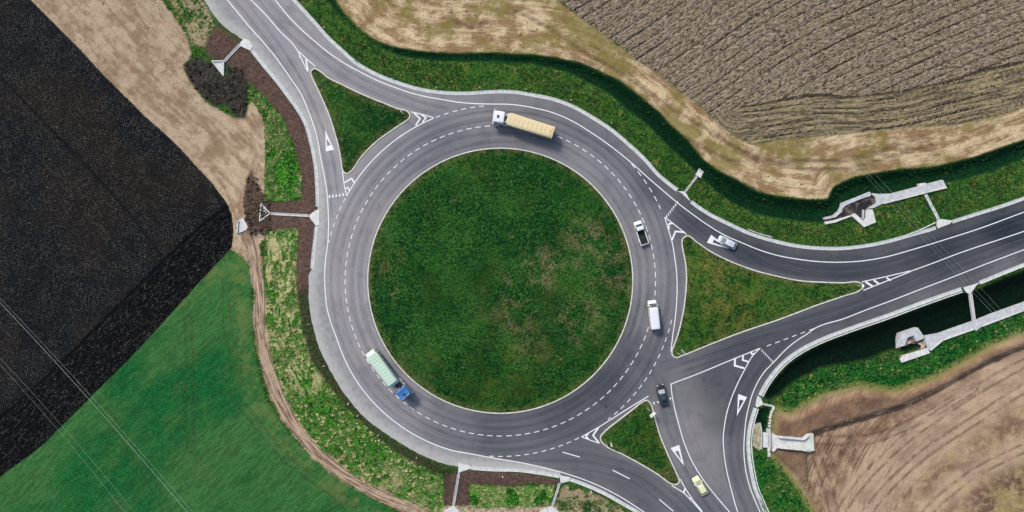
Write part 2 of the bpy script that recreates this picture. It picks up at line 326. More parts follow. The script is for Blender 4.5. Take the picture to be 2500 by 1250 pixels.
# ------------------------------------------------------------------ land material (regions blend with ragged edges)
def make_ground_mat():
    t = NT('land'); flow = t.attr('flow', True)
    nA = t.noise(.35, 5, .7); nB = t.noise(1.6, 4, .7); nC = t.noise(4.5, 3, .7)
    nBig = t.noise(.06, 4, .6)
    jitter = t.m_('SUBTRACT', t.m_('ADD', t.m_('MULTIPLY', nA, .6), t.m_('MULTIPLY', nB, .4)), .5)
    def mask(key, amp=3.0, wd=.25, bias=0.0):
        a = t.m_('ADD', t.attr(key), t.m_('MULTIPLY_ADD', jitter, amp, bias)); return t.rmp(a, -wd, wd)
    # base verge grass
    c, _, _ = grass_nodes(t, alb(20,62,24), alb(56,98,34), alb(104,124,52), alb(156,138,80), .08, (.55, .73))
    # bright lush grass
    lg, _, nF = grass_nodes(t, alb(14,66,16), alb(46,120,26), alb(112,158,62), alb(196,186,128), .12, (.54, .68))
    lg2, _, _ = grass_nodes(t, alb(6,50,18), alb(26,98,32), alb(78,140,58), alb(150,150,84), .12, (.60, .74))
    c = t.mix(t.m_('MAXIMUM', mask('lush3', 1.5, .4), mask('lush4', 1.5, .4)), c, lg2)
    ml = mask('lush', 1.5, .4)
    for k in ('lush2',): ml = t.m_('MAXIMUM', ml, mask(k, 1.5, .4))
    c = t.mix(ml, c, lg)
    # eroded embankment: straw showing through in bands across the slope
    s1 = t.noise(1, 4, .65, t.vscale(flow, (.09, .55, 1)))      # bands down the slope
    s2 = t.noise(1, 3, .6, t.vscale(flow, (.9, .22, 1), (5, 3, 0)))
    st = t.m_('MULTIPLY', t.rmp(t.m_('ADD', t.m_('MULTIPLY', s2, .55), t.m_('MULTIPLY', nA, .45)), .44, .54), t.attr('strawb'))
    sc = t.mix(t.rmp(nC, .35, .65), alb(160,158,92), alb(226,208,162))
    slopec = t.mix(t.m_('MULTIPLY', st, t.rmp(nB, .30, .55)), lg, sc)
    c = t.mix(mask('slope', 1.2, .3), c, slopec)
    dm = t.m_('MAXIMUM', mask('dry', 1.0, .4), mask('dryB', 3.0, .6)); c = t.mix(t.m_('MULTIPLY', dm, t.rmp(t.m_('ADD', t.m_('MULTIPLY', nA, .6), t.m_('MULTIPLY', nB, .4)), .45, .54)), c, t.mix(t.rmp(nC, .4, .6), alb(120,112,72), alb(206,186,150)))
    # crop field
    fc = t.noise(1, 3, .6, t.vscale(t.pos, (.35, 2.6, 1), (0, 0, 0), R(-43)))
    cr = t.mix(t.rmp(t.noise(1, 3, .55, t.vscale(t.pos, (.028, .06, 1), (0, 0, 0), R(-43))), .40, .60), alb(14,104,48), alb(66,122,62))
    cr = t.mix(t.m_('MULTIPLY', t.rmp(t.noise(.11, 5, .6, t.vscale(t.pos, (1, 1, 1), (9, 4, 0))), .54, .72), .35), cr, alb(92,112,62))
    cr = t.mix(t.rmp(fc, .42, .58), cr, t.mix(.38, cr, (0, .012, .003, 1)))
    cr = t.mix(t.m_('MULTIPLY', t.rmp(nC, .52, .64), .5), cr, alb(100,144,84)); cr = t.mix(t.m_('MULTIPLY', t.rmp(nC, .46, .36), .45), cr, alb(8,56,28))
    cr = t.mix(t.m_('MULTIPLY', t.rmp(t.attr('tram'), .45, .1), t.rmp(nB, .42, .55, 0, .55)), cr, alb(60,66,36))
    edge = t.m_('MULTIPLY', t.rmp(t.m_('ABSOLUTE', t.m_('SUBTRACT', t.attr('crop'), 2.2)), 3.5, .5), t.rmp(nA, .42, .58))
    cr = t.mix(t.m_('MULTIPLY', edge, .4), cr, alb(128,138,76))
    c = t.mix(mask('crop', 1.0, .4), c, cr)
    # west bare soil
    sA = t.m_('ADD', t.m_('MULTIPLY', t.noise(1, 5, .68, t.vscale(flow, (.16, .8, 1))), .45), t.m_('MULTIPLY', t.noise(.22, 6, .7, t.vscale(t.pos, (1, 1, 1), (3, 33, 0))), .55)); sB = t.noise(1, 4, .7, t.vscale(flow, (.5, 3.2, 1), (7, 1, 0)))
    tw = t.mix(t.rmp(sA, .42, .58), alb(166,138,108), alb(224,200,166))
    tw = t.mix(t.m_('MULTIPLY', t.rmp(sB, .54, .66), .38), tw, alb(132,98,70))
    tw = t.mix(t.m_('MULTIPLY', t.rmp(nA, .5, .64), .45), tw, alb(226,204,170))
    tw = t.mix(t.m_('MULTIPLY', t.rmp(t.attr('du'), 75, 30), .35), tw, alb(140,120,98))
    tw = t.mix(t.m_('MULTIPLY', t.rmp(nC, .52, .66), .3), tw, alb(118,92,66))
    c = t.mix(mask('tanW', 3.0, .3), c, tw)
    # field track with ruts
    tk = t.mix(t.rmp(t.noise(1, 5, .7, t.vscale(t.attr('trk', True), (.16, 2.6, 1)), .6), .42, .58), alb(124,100,82), alb(204,178,150))
    tk = t.mix(t.m_('MULTIPLY', t.rmp(nA, .52, .66), .5), tk, alb(196,170,138))
    tm = t.rmp(t.m_('ADD', t.attr('trackd'), t.m_('MULTIPLY', jitter, 4.0)), -.4, .5)
    c = t.mix(tm, c, tk)
    # spread topsoil beside the kerbs
    bw = t.mix(t.rmp(nB, .35, .65), alb(84,64,56), alb(116,94,82))
    bw = t.mix(t.m_('MULTIPLY', t.rmp(nA, .52, .66), .5), bw, alb(74,68,58))
    c = t.mix(mask('brownW', 2.2, .7), c, bw); c = t.mix(mask('brownS', .9, .25), c, bw)
    dz = t.mix(t.rmp(nB, .38, .62), alb(26,52,24), alb(84,74,56)); c = t.mix(t.m_('MULTIPLY', mask('dusky', 2.6, .8), .85), c, dz)
    c = t.mix(mask('tanS', 1.2, .3), c, t.mix(t.rmp(nB, .4, .6), alb(150,130,100), alb(214,196,164)))
    ck = t.mix(t.rmp(nB, .35, .65), alb(38,35,36), alb(80,74,70)); ck = t.mix(t.m_('MULTIPLY', t.rmp(nA, .52, .66), .6), ck, alb(104,86,72))
    c = t.mix(t.m_('MULTIPLY', mask('clodA', 4.0, .5), .92), c, ck)
    c = t.mix(mask('clodB', 4.0, .6), c, t.mix(.5, ck, alb(126,100,80)))
    # north bare strip
    nS = t.noise(1, 5, .7, t.vscale(flow, (.07, .55, 1))); nS2 = t.noise(1, 4, .7, t.vscale(flow, (.35, 1.6, 1), (3, 8, 0)))
    tn = t.mix(t.rmp(t.m_('ADD', t.m_('MULTIPLY', nS, .5), t.m_('MULTIPLY', t.noise(.24, 6, .7, t.vscale(t.pos, (1, 1, 1), (44, 3, 0))), .5)), .43, .57), alb(158,128,92), alb(226,202,160))
    tn = t.mix(t.m_('MULTIPLY', t.rmp(nS2, .52, .62), .5), tn, alb(124,96,70))
    tn = t.mix(t.m_('MULTIPLY', t.rmp(nC, .52, .66), .35), tn, alb(108,84,62))
    tn = t.mix(t.m_('MULTIPLY', t.rmp(t.noise(.09, 5, .65, t.vscale(t.pos, (1, 1, 1), (15, 2, 0))), .47, .58), .75), tn, alb(134,122,62))
    tn = t.mix(t.m_('MULTIPLY', t.rmp(nA, .56, .68), .35), tn, alb(232,210,172))
    tn = t.mix(t.m_('MULTIPLY', t.rmp(t.m_('ADD', t.attr('ruts'), t.m_('MULTIPLY', jitter, .8)), .75, .1), .65), tn, alb(104,80,66))
    c = t.mix(mask('tanN', 2.2, .3), c, tn)
    # ploughed field, north-east: clods in herringbone, grooves between passes
    vp = t.voro(1, t.vscale(t.attr('herr', True), (1.15, 3.6, 1)))
    pn = t.noise(1, 3, .7, t.vscale(t.attr('herr', True), (.9, 3.6, 1), (4, 4, 0)))
    pc = t.mix(t.rmp(pn, .40, .58), alb(76,62,52), alb(174,156,132))
    pc = t.mix(t.m_('MULTIPLY', t.rmp(vp.outputs['Distance'], .35, .12), .5), pc, alb(214,198,170))
    pc = t.mix(t.m_('MULTIPLY', t.rmp(nA, .5, .66), .45), pc, alb(138,126,84))
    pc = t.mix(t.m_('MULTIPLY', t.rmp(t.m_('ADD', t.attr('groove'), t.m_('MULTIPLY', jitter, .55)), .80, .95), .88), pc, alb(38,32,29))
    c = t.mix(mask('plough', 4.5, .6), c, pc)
    hcol = t.mix(t.rmp(t.noise(1, 4, .7, t.vscale(flow, (.10, 1.3, 1))), .44, .56), alb(58,48,40), alb(182,166,118))
    hm = t.m_('MULTIPLY', t.m_('MULTIPLY', mask('head', 1.2, .6), mask('plough', 2.4, .25)), .5)
    c = t.mix(hm, c, hcol)
    # dark wet tilled field, west
    fl = t.voro(1, t.vscale(t.pos, (2.0, 4.6, 1), (0, 0, 0), R(-20)))
    fl2 = t.voro(1, t.vscale(t.pos, (4.0, 2.2, 1), (3, 1, 0), R(35)))
    dk = t.mix(t.rmp(t.noise(.05, 3, .5), .42, .6), alb(14,20,25), alb(30,27,25))
    fk = t.m_('MAXIMUM', t.rmp(fl.outputs['Distance'], .34, .14), t.rmp(fl2.outputs['Distance'], .30, .12))
    dk = t.mix(t.m_('MULTIPLY', fk, t.rmp(nA, .34, .60, .15, .95)), dk, alb(118,112,102))
    dk = t.mix(t.m_('MULTIPLY', t.rmp(nC, .5, .7), .5), dk, alb(50,50,50))
    bfl = t.noise(1, 3, .75, t.vscale(t.pos, (.9, 3.6, 1), (0, 0, 0), R(-47)), 1.0)
    bcol = t.mix(t.rmp(bfl, .56, .68), alb(9,11,15), alb(92,88,80))
    dk = t.mix(mask('band', .8, .2), dk, bcol)
    dk = t.mix(t.rmp(t.m_('ABSOLUTE', t.attr('band')), .55, .15), dk, alb(12,14,20))
    dk = t.mix(t.rmp(t.attr('dline'), .5, .1, 0, .8), dk, alb(12,16,24))
    c = t.mix(mask('dark', .9, .15), c, dk)
    # ditches: tall dark rushes and wet grass, with bank shade darkened into the colour
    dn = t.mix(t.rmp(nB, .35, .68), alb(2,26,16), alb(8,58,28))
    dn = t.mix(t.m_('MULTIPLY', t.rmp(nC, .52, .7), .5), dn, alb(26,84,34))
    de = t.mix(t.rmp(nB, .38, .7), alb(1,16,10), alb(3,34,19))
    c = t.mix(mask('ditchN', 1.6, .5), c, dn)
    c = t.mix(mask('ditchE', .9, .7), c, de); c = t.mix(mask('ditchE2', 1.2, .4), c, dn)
    # east earthworks, scraped in long arcs
    pa = t.noise(1, 5, .7, t.vscale(t.attr('arc', True), (1.7, .35, 1))); pb = t.noise(1, 3, .6, t.vscale(t.attr('arc', True), (.28, .12, 1), (9, 2, 0)))
    pf = t.noise(1, 2, .5, t.vscale(t.attr('arc', True), (3.6, .12, 1), (2, 5, 0)))
    iso = t.noise(.16, 6, .68, t.vscale(t.pos, (1, 1, 1), (7, 21, 0))); iso2 = t.noise(.9, 5, .7, t.vscale(t.pos, (1, 1, 1), (2, 5, 0)))
    ec = t.mix(t.rmp(t.m_('ADD', t.m_('MULTIPLY', iso, .6), t.m_('MULTIPLY', pb, .4)), .40, .60), alb(140,110,88), alb(200,170,138))
    ec = t.mix(t.m_('MULTIPLY', t.rmp(pa, .50, .70), .18), ec, alb(112,84,66))
    ec = t.mix(t.m_('MULTIPLY', t.rmp(iso2, .50, .66), .30), ec, alb(120,92,70)); ec = t.mix(t.m_('MULTIPLY', t.rmp(iso2, .46, .34), .25), ec, alb(214,188,154))
    win = t.m_('MULTIPLY', t.rmp(t.attr('win'), 22, 9), t.rmp(nA, .36, .56))
    ec = t.mix(t.m_('MULTIPLY', t.m_('MULTIPLY', t.rmp(pf, .50, .57), win), .75), ec, alb(84,62,50))
    ec = t.mix(t.m_('MULTIPLY', t.rmp(t.attr('rough'), 4, -4), t.rmp(iso2, .38, .58, .15, .85)), ec, alb(104,84,62))
    ec = t.mix(t.m_('MULTIPLY', t.m_('MULTIPLY', t.rmp(t.attr('rough'), 16, 4), t.rmp(iso, .46, .58)), .55), ec, alb(176,160,104))
    ec = t.mix(t.m_('MULTIPLY', t.rmp(t.attr('band_e'), 4.5, .8), t.rmp(iso2, .3, .6, .25, .65)), ec, alb(210,182,152))
    ec = t.mix(t.m_('MULTIPLY', t.rmp(t.m_('ADD', t.attr('rute'), t.m_('MULTIPLY', jitter, .5)), .55, .1), t.rmp(nA, .38, .56, .1, .6)), ec, alb(104,78,62))
    em = t.m_('MULTIPLY', t.rmp(t.m_('ABSOLUTE', t.m_('ADD', t.attr('earth'), t.m_('MULTIPLY', jitter, 2.5))), 1.5, .3), t.rmp(nB, .34, .52))
    c = t.mix(mask('earth', 1.6, .35), c, ec); c = t.mix(t.m_('MULTIPLY', em, .8), c, alb(150,148,84))
    bk = t.mix(t.rmp(nA, .35, .65), alb(104,80,66), alb(146,116,92))
    bk = t.mix(t.m_('MULTIPLY', t.rmp(nB, .55, .7), .5), bk, alb(156,124,98))
    c = t.mix(t.m_('MULTIPLY', mask('bank', 4.0, 1.4, -.5), .85), c, bk)
    c = t.mix(t.rmp(t.attr('crease'), .45, -.1, 0, .85), c, alb(60,50,46))  # scarp shade painted as a dark line along the crease
    t.bump(t.m_('ADD', nB, t.m_('MULTIPLY', nC, .8)), .85, .22)
    return t.out(c, .95, .08)
GROUND = make_ground_mat()

# ------------------------------------------------------------------ land meshes
ATTR = ['lush', 'lush2', 'lush3', 'lush4', 'slope', 'crop', 'tanW', 'brownW', 'brownS', 'tanS', 'dusky', 'dry', 'dryB', 'clodA', 'clodB', 'tanN', 'plough', 'head', 'dark', 'band', 'ditchN', 'ditchE', 'ditchE2', 'earth', 'bank', 'ruts']
DL1 = cw([(-400,-230),(0,196),(140,340),(272,480),(330,548),(384,622)], step=5); DL2 = cw([(-400,-130),(-100,180),(0,290),(124,440),(240,590),(270,640)], step=5)
TRAMS = [cw(p, step=6) for p in ([(452,780),(456,900),(454,1020),(458,1100)], [(545,700),(548,800),(575,900)], [(560,960),(700,1130),(860,1240)], [(250,1010),(330,1130),(420,1290)])]
def extra(x, y, d):
    e = {}
    fa, fu, hd = furrow(x, y, d)
    u = np.where(d['dark'] > -2, d['du'], 0.0); v = np.where(d['dark'] > -2, d['dv'], 0.0)
    def put(m, uu, vv):
        nonlocal u, v
        u = np.where(m, uu, u); v = np.where(m, vv, v)
    put(d['tanW'] > -3, d['du'], d['dv']); put(d['slope'] > -2, d['tv'], d['tu']); put(d['tanN'] > -3, d['nu'], d['nv'])
    put(d['plough'] > 0, fu, fa * 1.25)
    e['flow'] = (u, v)
    e['trk'] = (d['tu'], d['tv'])
    tri = np.abs((fa % 1) - .5)
    e['herr'] = (fu + tri * 3.2 * 1.0, fa * 2.35 + fu * 0.0)
    ridge = np.abs((fa % 1) - .5) * 2
    rb = np.abs(((fa * 2.6) % 1) - .5) * 2
    vary = vnoise(fu * .12, fa * .9, 77)
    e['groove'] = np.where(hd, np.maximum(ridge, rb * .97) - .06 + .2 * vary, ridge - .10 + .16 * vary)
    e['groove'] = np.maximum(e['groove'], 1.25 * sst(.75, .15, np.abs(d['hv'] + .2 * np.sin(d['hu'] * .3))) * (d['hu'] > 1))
    e['trackd'] = np.where(d['tu'] > 1, 1.45 - np.abs(d['tv']), -3)
    ax, ay = x - 109.0, y + 62.0
    e['arc'] = (np.hypot(ax, ay), np.arctan2(ay, ax) * 30)
    dl1 = np.abs(along(DL1, x.ravel(), y.ravel())[1]).reshape(x.shape); dl2 = np.abs(along(DL2, x.ravel(), y.ravel())[1]).reshape(x.shape)
    e['dline'] = np.minimum(dl1, dl2 + .18)
    tr = np.full(x.shape, 9.0)
    for T_ in TRAMS: tr = np.minimum(tr, np.abs(np.abs(along(T_, x.ravel(), y.ravel())[1]).reshape(x.shape) - .8))
    e['tram'] = tr; e['du'] = d['du'] - 120
    e['rute'] = np.min([np.abs(np.abs(along(T_, x.ravel(), y.ravel())[1]).reshape(x.shape) - .95) for T_ in RUTS_E], axis=0); e['band_e'] = np.min([np.abs(along(T_, x.ravel(), y.ravel())[1]).reshape(x.shape) for T_ in RUTS_E[:3]], axis=0)
    e['win'] = np.hypot((x - 76) * .8, y + 42)
    e['rough'] = np.hypot(x - 113, y + 56) - 11
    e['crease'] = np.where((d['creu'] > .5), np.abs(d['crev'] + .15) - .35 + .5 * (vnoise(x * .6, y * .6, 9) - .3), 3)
    # straw grows toward the foot of the embankment and its upper half
    X = x * S + 1250; Y = 625 - y * S
    e['strawb'] = np.clip(1.0 - .9 * sst(900, 1000, Y) + .45 * sst(1080, 1200, Y), 0, 1) * sst(1.2, 2.8, 6.4 - np.abs(d['tv'] - 6.5) * .75)
    return e
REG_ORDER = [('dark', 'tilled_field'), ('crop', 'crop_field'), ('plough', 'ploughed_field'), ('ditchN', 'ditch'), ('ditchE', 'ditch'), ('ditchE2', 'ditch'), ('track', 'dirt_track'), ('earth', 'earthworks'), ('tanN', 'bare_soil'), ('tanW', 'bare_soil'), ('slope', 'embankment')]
def build_land(xs, ys, hole=None, coarse=0.0, cache_step=None):
    X, Y = np.meshgrid(xs, ys); sh = X.shape
    if cache_step:
        cx = np.arange(xs[0] - cache_step, xs[-1] + 2 * cache_step, cache_step); cy = np.arange(ys[0] - cache_step, ys[-1] + 2 * cache_step, cache_step)
        CX, CY = np.meshgrid(cx, cy); dc = fields(CX.ravel(), CY.ravel())
        ix = np.clip(((X - cx[0]) / cache_step).astype(int), 0, len(cx) - 2); iy = np.clip(((Y - cy[0]) / cache_step).astype(int), 0, len(cy) - 2)
        fx = (X - cx[0]) / cache_step - ix; fy = (Y - cy[0]) / cache_step - iy
        d = {}
        for k, a in dc.items():
            a = a.reshape(CX.shape)
            d[k] = a[iy, ix] * (1 - fx) * (1 - fy) + a[iy, ix + 1] * fx * (1 - fy) + a[iy + 1, ix] * (1 - fx) * fy + a[iy + 1, ix + 1] * fx * fy
    else: d = fields(X.ravel(), Y.ravel()); d = {k: v.reshape(sh) for k, v in d.items()}
    Z = height(X, Y, d, not coarse) - coarse
    e = extra(X, Y, d)
    d['track'] = e['trackd']
    lab = np.full(sh, 'grass_verge', dtype=object); code = np.zeros(sh, int)
    names = ['grass_verge']
    for k, nm in reversed(REG_ORDER):
        if nm not in names: names.append(nm)
        code[d[k] > 0] = names.index(nm)
    ny, nx = sh
    idx = np.arange(nx * ny).reshape(sh)
    quads = np.stack([idx[:-1, :-1], idx[:-1, 1:], idx[1:, 1:], idx[1:, :-1]], -1).reshape(-1, 4)
    qc = code[:-1, :-1].ravel()
    if hole:
        mx = (X[:-1, :-1] + X[1:, 1:]).ravel() / 2; my = (Y[:-1, :-1] + Y[1:, 1:]).ravel() / 2
        keep = ~((np.abs(mx) < hole[0]) & (np.abs(my) < hole[1])); quads = quads[keep]; qc = qc[keep]
    co = np.stack([X, Y, Z], -1).reshape(-1, 3)
    for ci, nm in enumerate(names):
        q = quads[qc == ci]
        if len(q) == 0: continue
        used, inv = np.unique(q, return_inverse=True); q2 = inv.reshape(-1, 4)
        me = bpy.data.meshes.new(nm); me.vertices.add(len(used)); me.vertices.foreach_set('co', co[used].ravel())
        me.loops.add(len(q2) * 4); me.loops.foreach_set('vertex_index', q2.ravel().astype(np.int32))
        me.polygons.add(len(q2)); me.polygons.foreach_set('loop_start', np.arange(0, len(q2) * 4, 4, dtype=np.int32))
        me.polygons.foreach_set('use_smooth', np.ones(len(q2), bool))
        me.update(calc_edges=True)
        for k in ATTR + ['groove', 'trackd', 'dline', 'rough', 'crease', 'strawb', 'tram', 'win', 'du', 'rute', 'band_e']:
            arr = (d[k] if k in d and k not in ('trackd', 'du') else e[k]).ravel()[used]
            a = me.attributes.new(k, 'FLOAT', 'POINT'); a.data.foreach_set('value', arr.astype(np.float32))
        for k in ('flow', 'trk', 'herr', 'arc'):
            a = me.attributes.new(k, 'FLOAT_VECTOR', 'POINT')
            arr = np.stack([e[k][0].ravel()[used], e[k][1].ravel()[used], np.zeros(len(used))], -1).astype(np.float32); a.data.foreach_set('vector', arr.ravel())
        me.materials.append(GROUND)
        o = bpy.data.objects.new(nm, me); COL.objects.link(o); tag(o, kind='structure')
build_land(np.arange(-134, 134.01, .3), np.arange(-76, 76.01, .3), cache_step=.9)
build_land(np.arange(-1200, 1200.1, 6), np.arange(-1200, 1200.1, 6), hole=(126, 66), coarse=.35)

# ------------------------------------------------------------------ road
def cdt_sheet(name, outline, mat, z=0.0, parent=None, inner=None, zf=None, skirt=None):
    """flat or draped sheet from a closed outline, optional grid spacing inside"""
    ol = [Vector((float(p[0]), float(p[1]))) for p in outline]
    pts = list(ol); n = len(ol)
    if inner:
        a = np.array([(p.x, p.y) for p in ol]); x0, y0 = a.min(0); x1, y1 = a.max(0)
        gx, gy = np.meshgrid(np.arange(x0, x1, inner), np.arange(y0, y1, inner)); gx[::2] += inner / 2
        gx, gy = gx.ravel(), gy.ravel(); s = sdf(a, gx, gy); k = s > inner * .45
        pts += [Vector((float(p), float(q))) for p, q in zip(gx[k], gy[k])]
    v, e, f, *_ = delaunay_2d_cdt(pts, [], [list(range(n))], 1, 1e-5)
    xs = np.array([p.x for p in v]); ys = np.array([p.y for p in v])
    zs = np.full(len(v), z) if zf is None else zf(xs, ys)
    f = [tuple(q) for q in f]
    # all facing up
    ff = []
    for q in f:
        a, b, c = v[q[0]], v[q[1]], v[q[2]]
        ff.append(q if (b.x - a.x) * (c.y - a.y) - (b.y - a.y) * (c.x - a.x) > 0 else q[::-1])
    verts = [(x, y, zz) for x, y, zz in zip(xs, ys, zs)]
    if skirt:
        from collections import Counter
        ec = Counter()
        for q in ff:
            for i in range(len(q)): ec[(q[i], q[(i + 1) % len(q)])] += 1
        low = {}
        for (a, b) in list(ec):
            if (b, a) not in ec:
                for i in (a, b):
                    if i not in low: low[i] = len(verts); verts.append((verts[i][0], verts[i][1], verts[i][2] - skirt))
                ff.append((b, a, low[a], low[b]))
    return mk(name, verts, ff, mat, parent)

LANES = [  # centre lines of the arms (pixels)
 [(360,-170),(583,0),(632,60),(690,140),(735,215),(772,300),(800,380),(815,470),(822,560)],
 [(600,-150),(642,0),(690,55),(760,118),(850,185),(950,232),(1060,268),(1160,285)],
 [(1560,345),(1610,420),(1680,500),(1770,575),(1880,640),(2000,665),(2100,662),(2250,625),(2400,575),(2900,400)],
 [(1500,980),(1600,905),(1700,868),(1850,820),(2100,745),(2300,660),(2500,585),(2900,430)],
 [(1300,1115),(1440,1120),(1560,1155),(1640,1215),(1700,1275),(1850,1420)],
 [(1610,925),(1622,985),(1645,1060),(1680,1140),(1720,1210),(1770,1275),(1880,1420)],
 [(1960,810),(1900,862),(1850,920),(1808,1000),(1790,1080),(1800,1160),(1830,1240),(1900,1360)],
]
LANES_C = [cw(l, step=3) for l in LANES]
def make_asphalt():
    t = NT('asphalt'); lane = t.attr('lane', True); tone = t.attr('tone'); lc = t.attr('lconf')
    n1 = t.noise(.06, 4, .55); n2 = t.noise(.5, 5, .7); n3 = t.noise(9, 2, .6); nS = t.noise(1, 4, .6, t.vscale(lane, (.045, 1.15, 1)))
    nS2 = t.noise(1, 3, .6, t.vscale(lane, (.015, 3.2, 1), (5, 2, 0)))
    c = t.mix(tone, alb(22,38,50), alb(168,165,168))
    warm = t.mix(tone, alb(46,54,66), alb(180,172,170))
    c = t.mix(t.m_('MULTIPLY', t.rmp(n1, .44, .58), .6), c, warm)
    c = t.mix(t.m_('MULTIPLY', t.rmp(t.noise(.16, 5, .65, t.vscale(t.pos, (1, 1, 1), (40, 9, 0))), .50, .64), .34), c, t.mix(tone, alb(16,28,38), alb(112,114,120)))
    c = t.mix(t.m_('MULTIPLY', lc, t.rmp(nS, .42, .60, 0, .5)), c, t.mix(tone, alb(58,68,80), alb(180,176,174)))
    c = t.mix(t.m_('MULTIPLY', t.m_('MULTIPLY', lc, t.rmp(nS2, .50, .62)), .26), c, alb(44,50,60))
    c = t.mix(t.m_('MULTIPLY', t.m_('MULTIPLY', lc, t.rmp(t.noise(1, 4, .7, t.vscale(lane, (.16, 5.0, 1), (1, 9, 0))), .60, .68)), .16), c, alb(196,192,188))
    # rubber in the wheel paths, dust between
    wp = t.m_('ABSOLUTE', t.m_('SUBTRACT', t.m_('ABSOLUTE', t.attr('lv')), .9))
    c = t.mix(t.m_('MULTIPLY', t.m_('MULTIPLY', lc, t.rmp(wp, .65, .15)), t.rmp(n2, .3, .7, .08, .34)), c, alb(48,54,64))
    c = t.mix(t.m_('MULTIPLY', t.attr('dusty'), t.rmp(n2, .25, .65, .25, .8)), c, t.mix(tone, alb(122,118,118), alb(176,170,164)))
    c = t.mix(t.m_('MULTIPLY', t.rmp(n2, .58, .72), .2), c, t.mix(tone, alb(104,106,112), alb(184,180,178)))
    c = t.mix(t.m_('MULTIPLY', t.rmp(n2, .44, .34), .25), c, t.mix(tone, alb(14,22,30), alb(110,112,118)))
    vo = t.voro(.14); c = t.mix(t.rmp(vo.outputs['Distance'], .10, .03, 0, .5), c, alb(60,64,72))
    c = t.mix(t.rmp(n3, .3, .7, 0, .22), c, t.mix(.5, c, alb(20,22,26)))
    t.bump(n3, .3, .02); return t.out(c, t.rmp(n2, .3, .7, .82, .95), .12)
ASPHALT = make_asphalt()
road = empty('road', kind='structure', label=None)
asph = cdt_sheet('asphalt', ROAD, ASPHALT, 0.0, road, inner=.9)
me = asph.data; n = len(me.vertices); co = np.empty(n * 3); me.vertices.foreach_get('co', co); co = co.reshape(-1, 3); ax, ay = co[:, 0], co[:, 1]
rr = np.hypot(ax - RC[0], ay - RC[1]); ra = np.arctan2(ay - RC[1], ax - RC[0])
best = np.full(n, 1e9); sec = np.full(n, 1e9); lu = np.zeros(n); lv = np.zeros(n)
for l in LANES_C:
    u, v = along(l, ax, ay); m = np.abs(v) < best; sec = np.where(m, best, np.minimum(sec, np.abs(v))); best = np.where(m, np.abs(v), best); lu = np.where(m, u, lu); lv = np.where(m, v, lv)
def ang0(px, py): x_, y_ = W(px, py); return math.atan2(y_ - RC[1], x_ - RC[0])
inring = rr < R_OUT + .3
lconf = np.where(inring, sst(.0, 1.6, np.abs(rr - R_OUT - .3)) * sst(0, .8, np.abs(rr - R_DASH)) , sst(.3, 2.6, sec - best) * sst(.0, 1.6, np.abs(rr - R_OUT - .3)) * sst(5.5, 3.5, best)); CUT = ang0(1630, 890); rcut = np.angle(np.exp(1j * (ra - CUT - np.pi))); lconf = np.where(inring, lconf * sst(0, .035, np.pi - np.abs(rcut)), lconf)
lane_c = np.where(rr < R_DASH, (R_IN + R_DASH) / 2, (R_OUT + R_DASH) / 2)
lu = np.where(inring, rcut * 36, lu); lv2 = np.where(inring, rr - lane_c, lv); lvv = np.where(inring, rr, lv + 60)
X = ax * S + 1250; Y = 625 - ay * S
TP = np.array([(600,60,.95),(720,200,.95),(800,330,1),(790,480,1),(850,150,.9),(980,240,.85),(1150,275,.75),(900,560,.85),(860,700,.95),(870,850,.9),(960,1000,.85),(1100,1060,.6),(1220,1040,.4),(1350,1020,.32),(1480,930,.27),(1540,850,.38),(1590,780,.7),(1590,680,.78),(1570,560,.78),(1500,480,.78),(1430,400,.82),(1330,350,.7),(1250,330,.65),(1080,340,.62),(960,430,.75),(1500,340,.5),(1600,440,.32),(1700,530,.25),(1850,620,.2),(2050,655,.22),(2300,610,.08),(2450,560,.08),(2200,680,.3),(2350,650,.33),(1800,830,.28),(1680,870,.45),(1620,930,.5),(1650,1060,.62),(1750,1180,.68),(1400,1140,.42),(1550,1190,.38),(1700,1250,.42),(1850,880,.3),(1800,1000,.3),(1790,1150,.38),(1720,1000,.75),(1300,1100,.52),(2250,740,.45),(2450,640,.5),(1400,280,.55),(1750,925,.12),(1735,985,.15),(1762,1020,.3),(1780,900,.3),(1655,960,.62),(1680,1030,.78),(1710,1100,.75),(1740,1160,.7),(1660,915,.6)])
wsum = np.zeros(n); tone = np.zeros(n)
for tx, ty, tv_ in TP:
    q_ = 1 / (((X - tx) ** 2 + (Y - ty) ** 2) / 1e4 + .12) ** 1.6; wsum += q_; tone += q_ * tv_
tone /= wsum
dusty = np.zeros(n)
hatch = np.array(WP([(1638,937),(1856,850),(1817,903),(1784,977),(1768,1049),(1767,1101),(1781,1183),(1801,1250),(1781,1250),(1717,1171),(1672,1086),(1650,1010)]))
dusty = np.maximum(dusty, sst(-.4, 1.2, sdf(hatch, ax, ay)) * .28)
for isl in (ISL_NW, ISL_E, ISL_S):
    s_ = sdf(np.array(WP(isl)), ax, ay); dusty = np.maximum(dusty, sst(-1.5, -.2, s_) * .45)
dusty = np.maximum(dusty, sst(-2.8, -1.6, -np.abs(sdf(ROAD[::2], ax, ay))) * .35)
dusty = np.maximum(dusty, np.exp(-(((X - 930) / 40) ** 2 + ((Y - 560) / 90) ** 2)) * .6)
a = me.attributes.new('lane', 'FLOAT_VECTOR', 'POINT'); a.data.foreach_set('vector', np.stack([lu, lvv, np.zeros(n)], 1).astype(np.float32).ravel())
for k, arr in (('lconf', lconf), ('tone', np.clip(tone, 0, 1) ** 1.35), ('lv', lv2), ('dusty', dusty)):
    a = me.attributes.new(k, 'FLOAT', 'POINT'); a.data.foreach_set('value', arr.astype(np.float32))

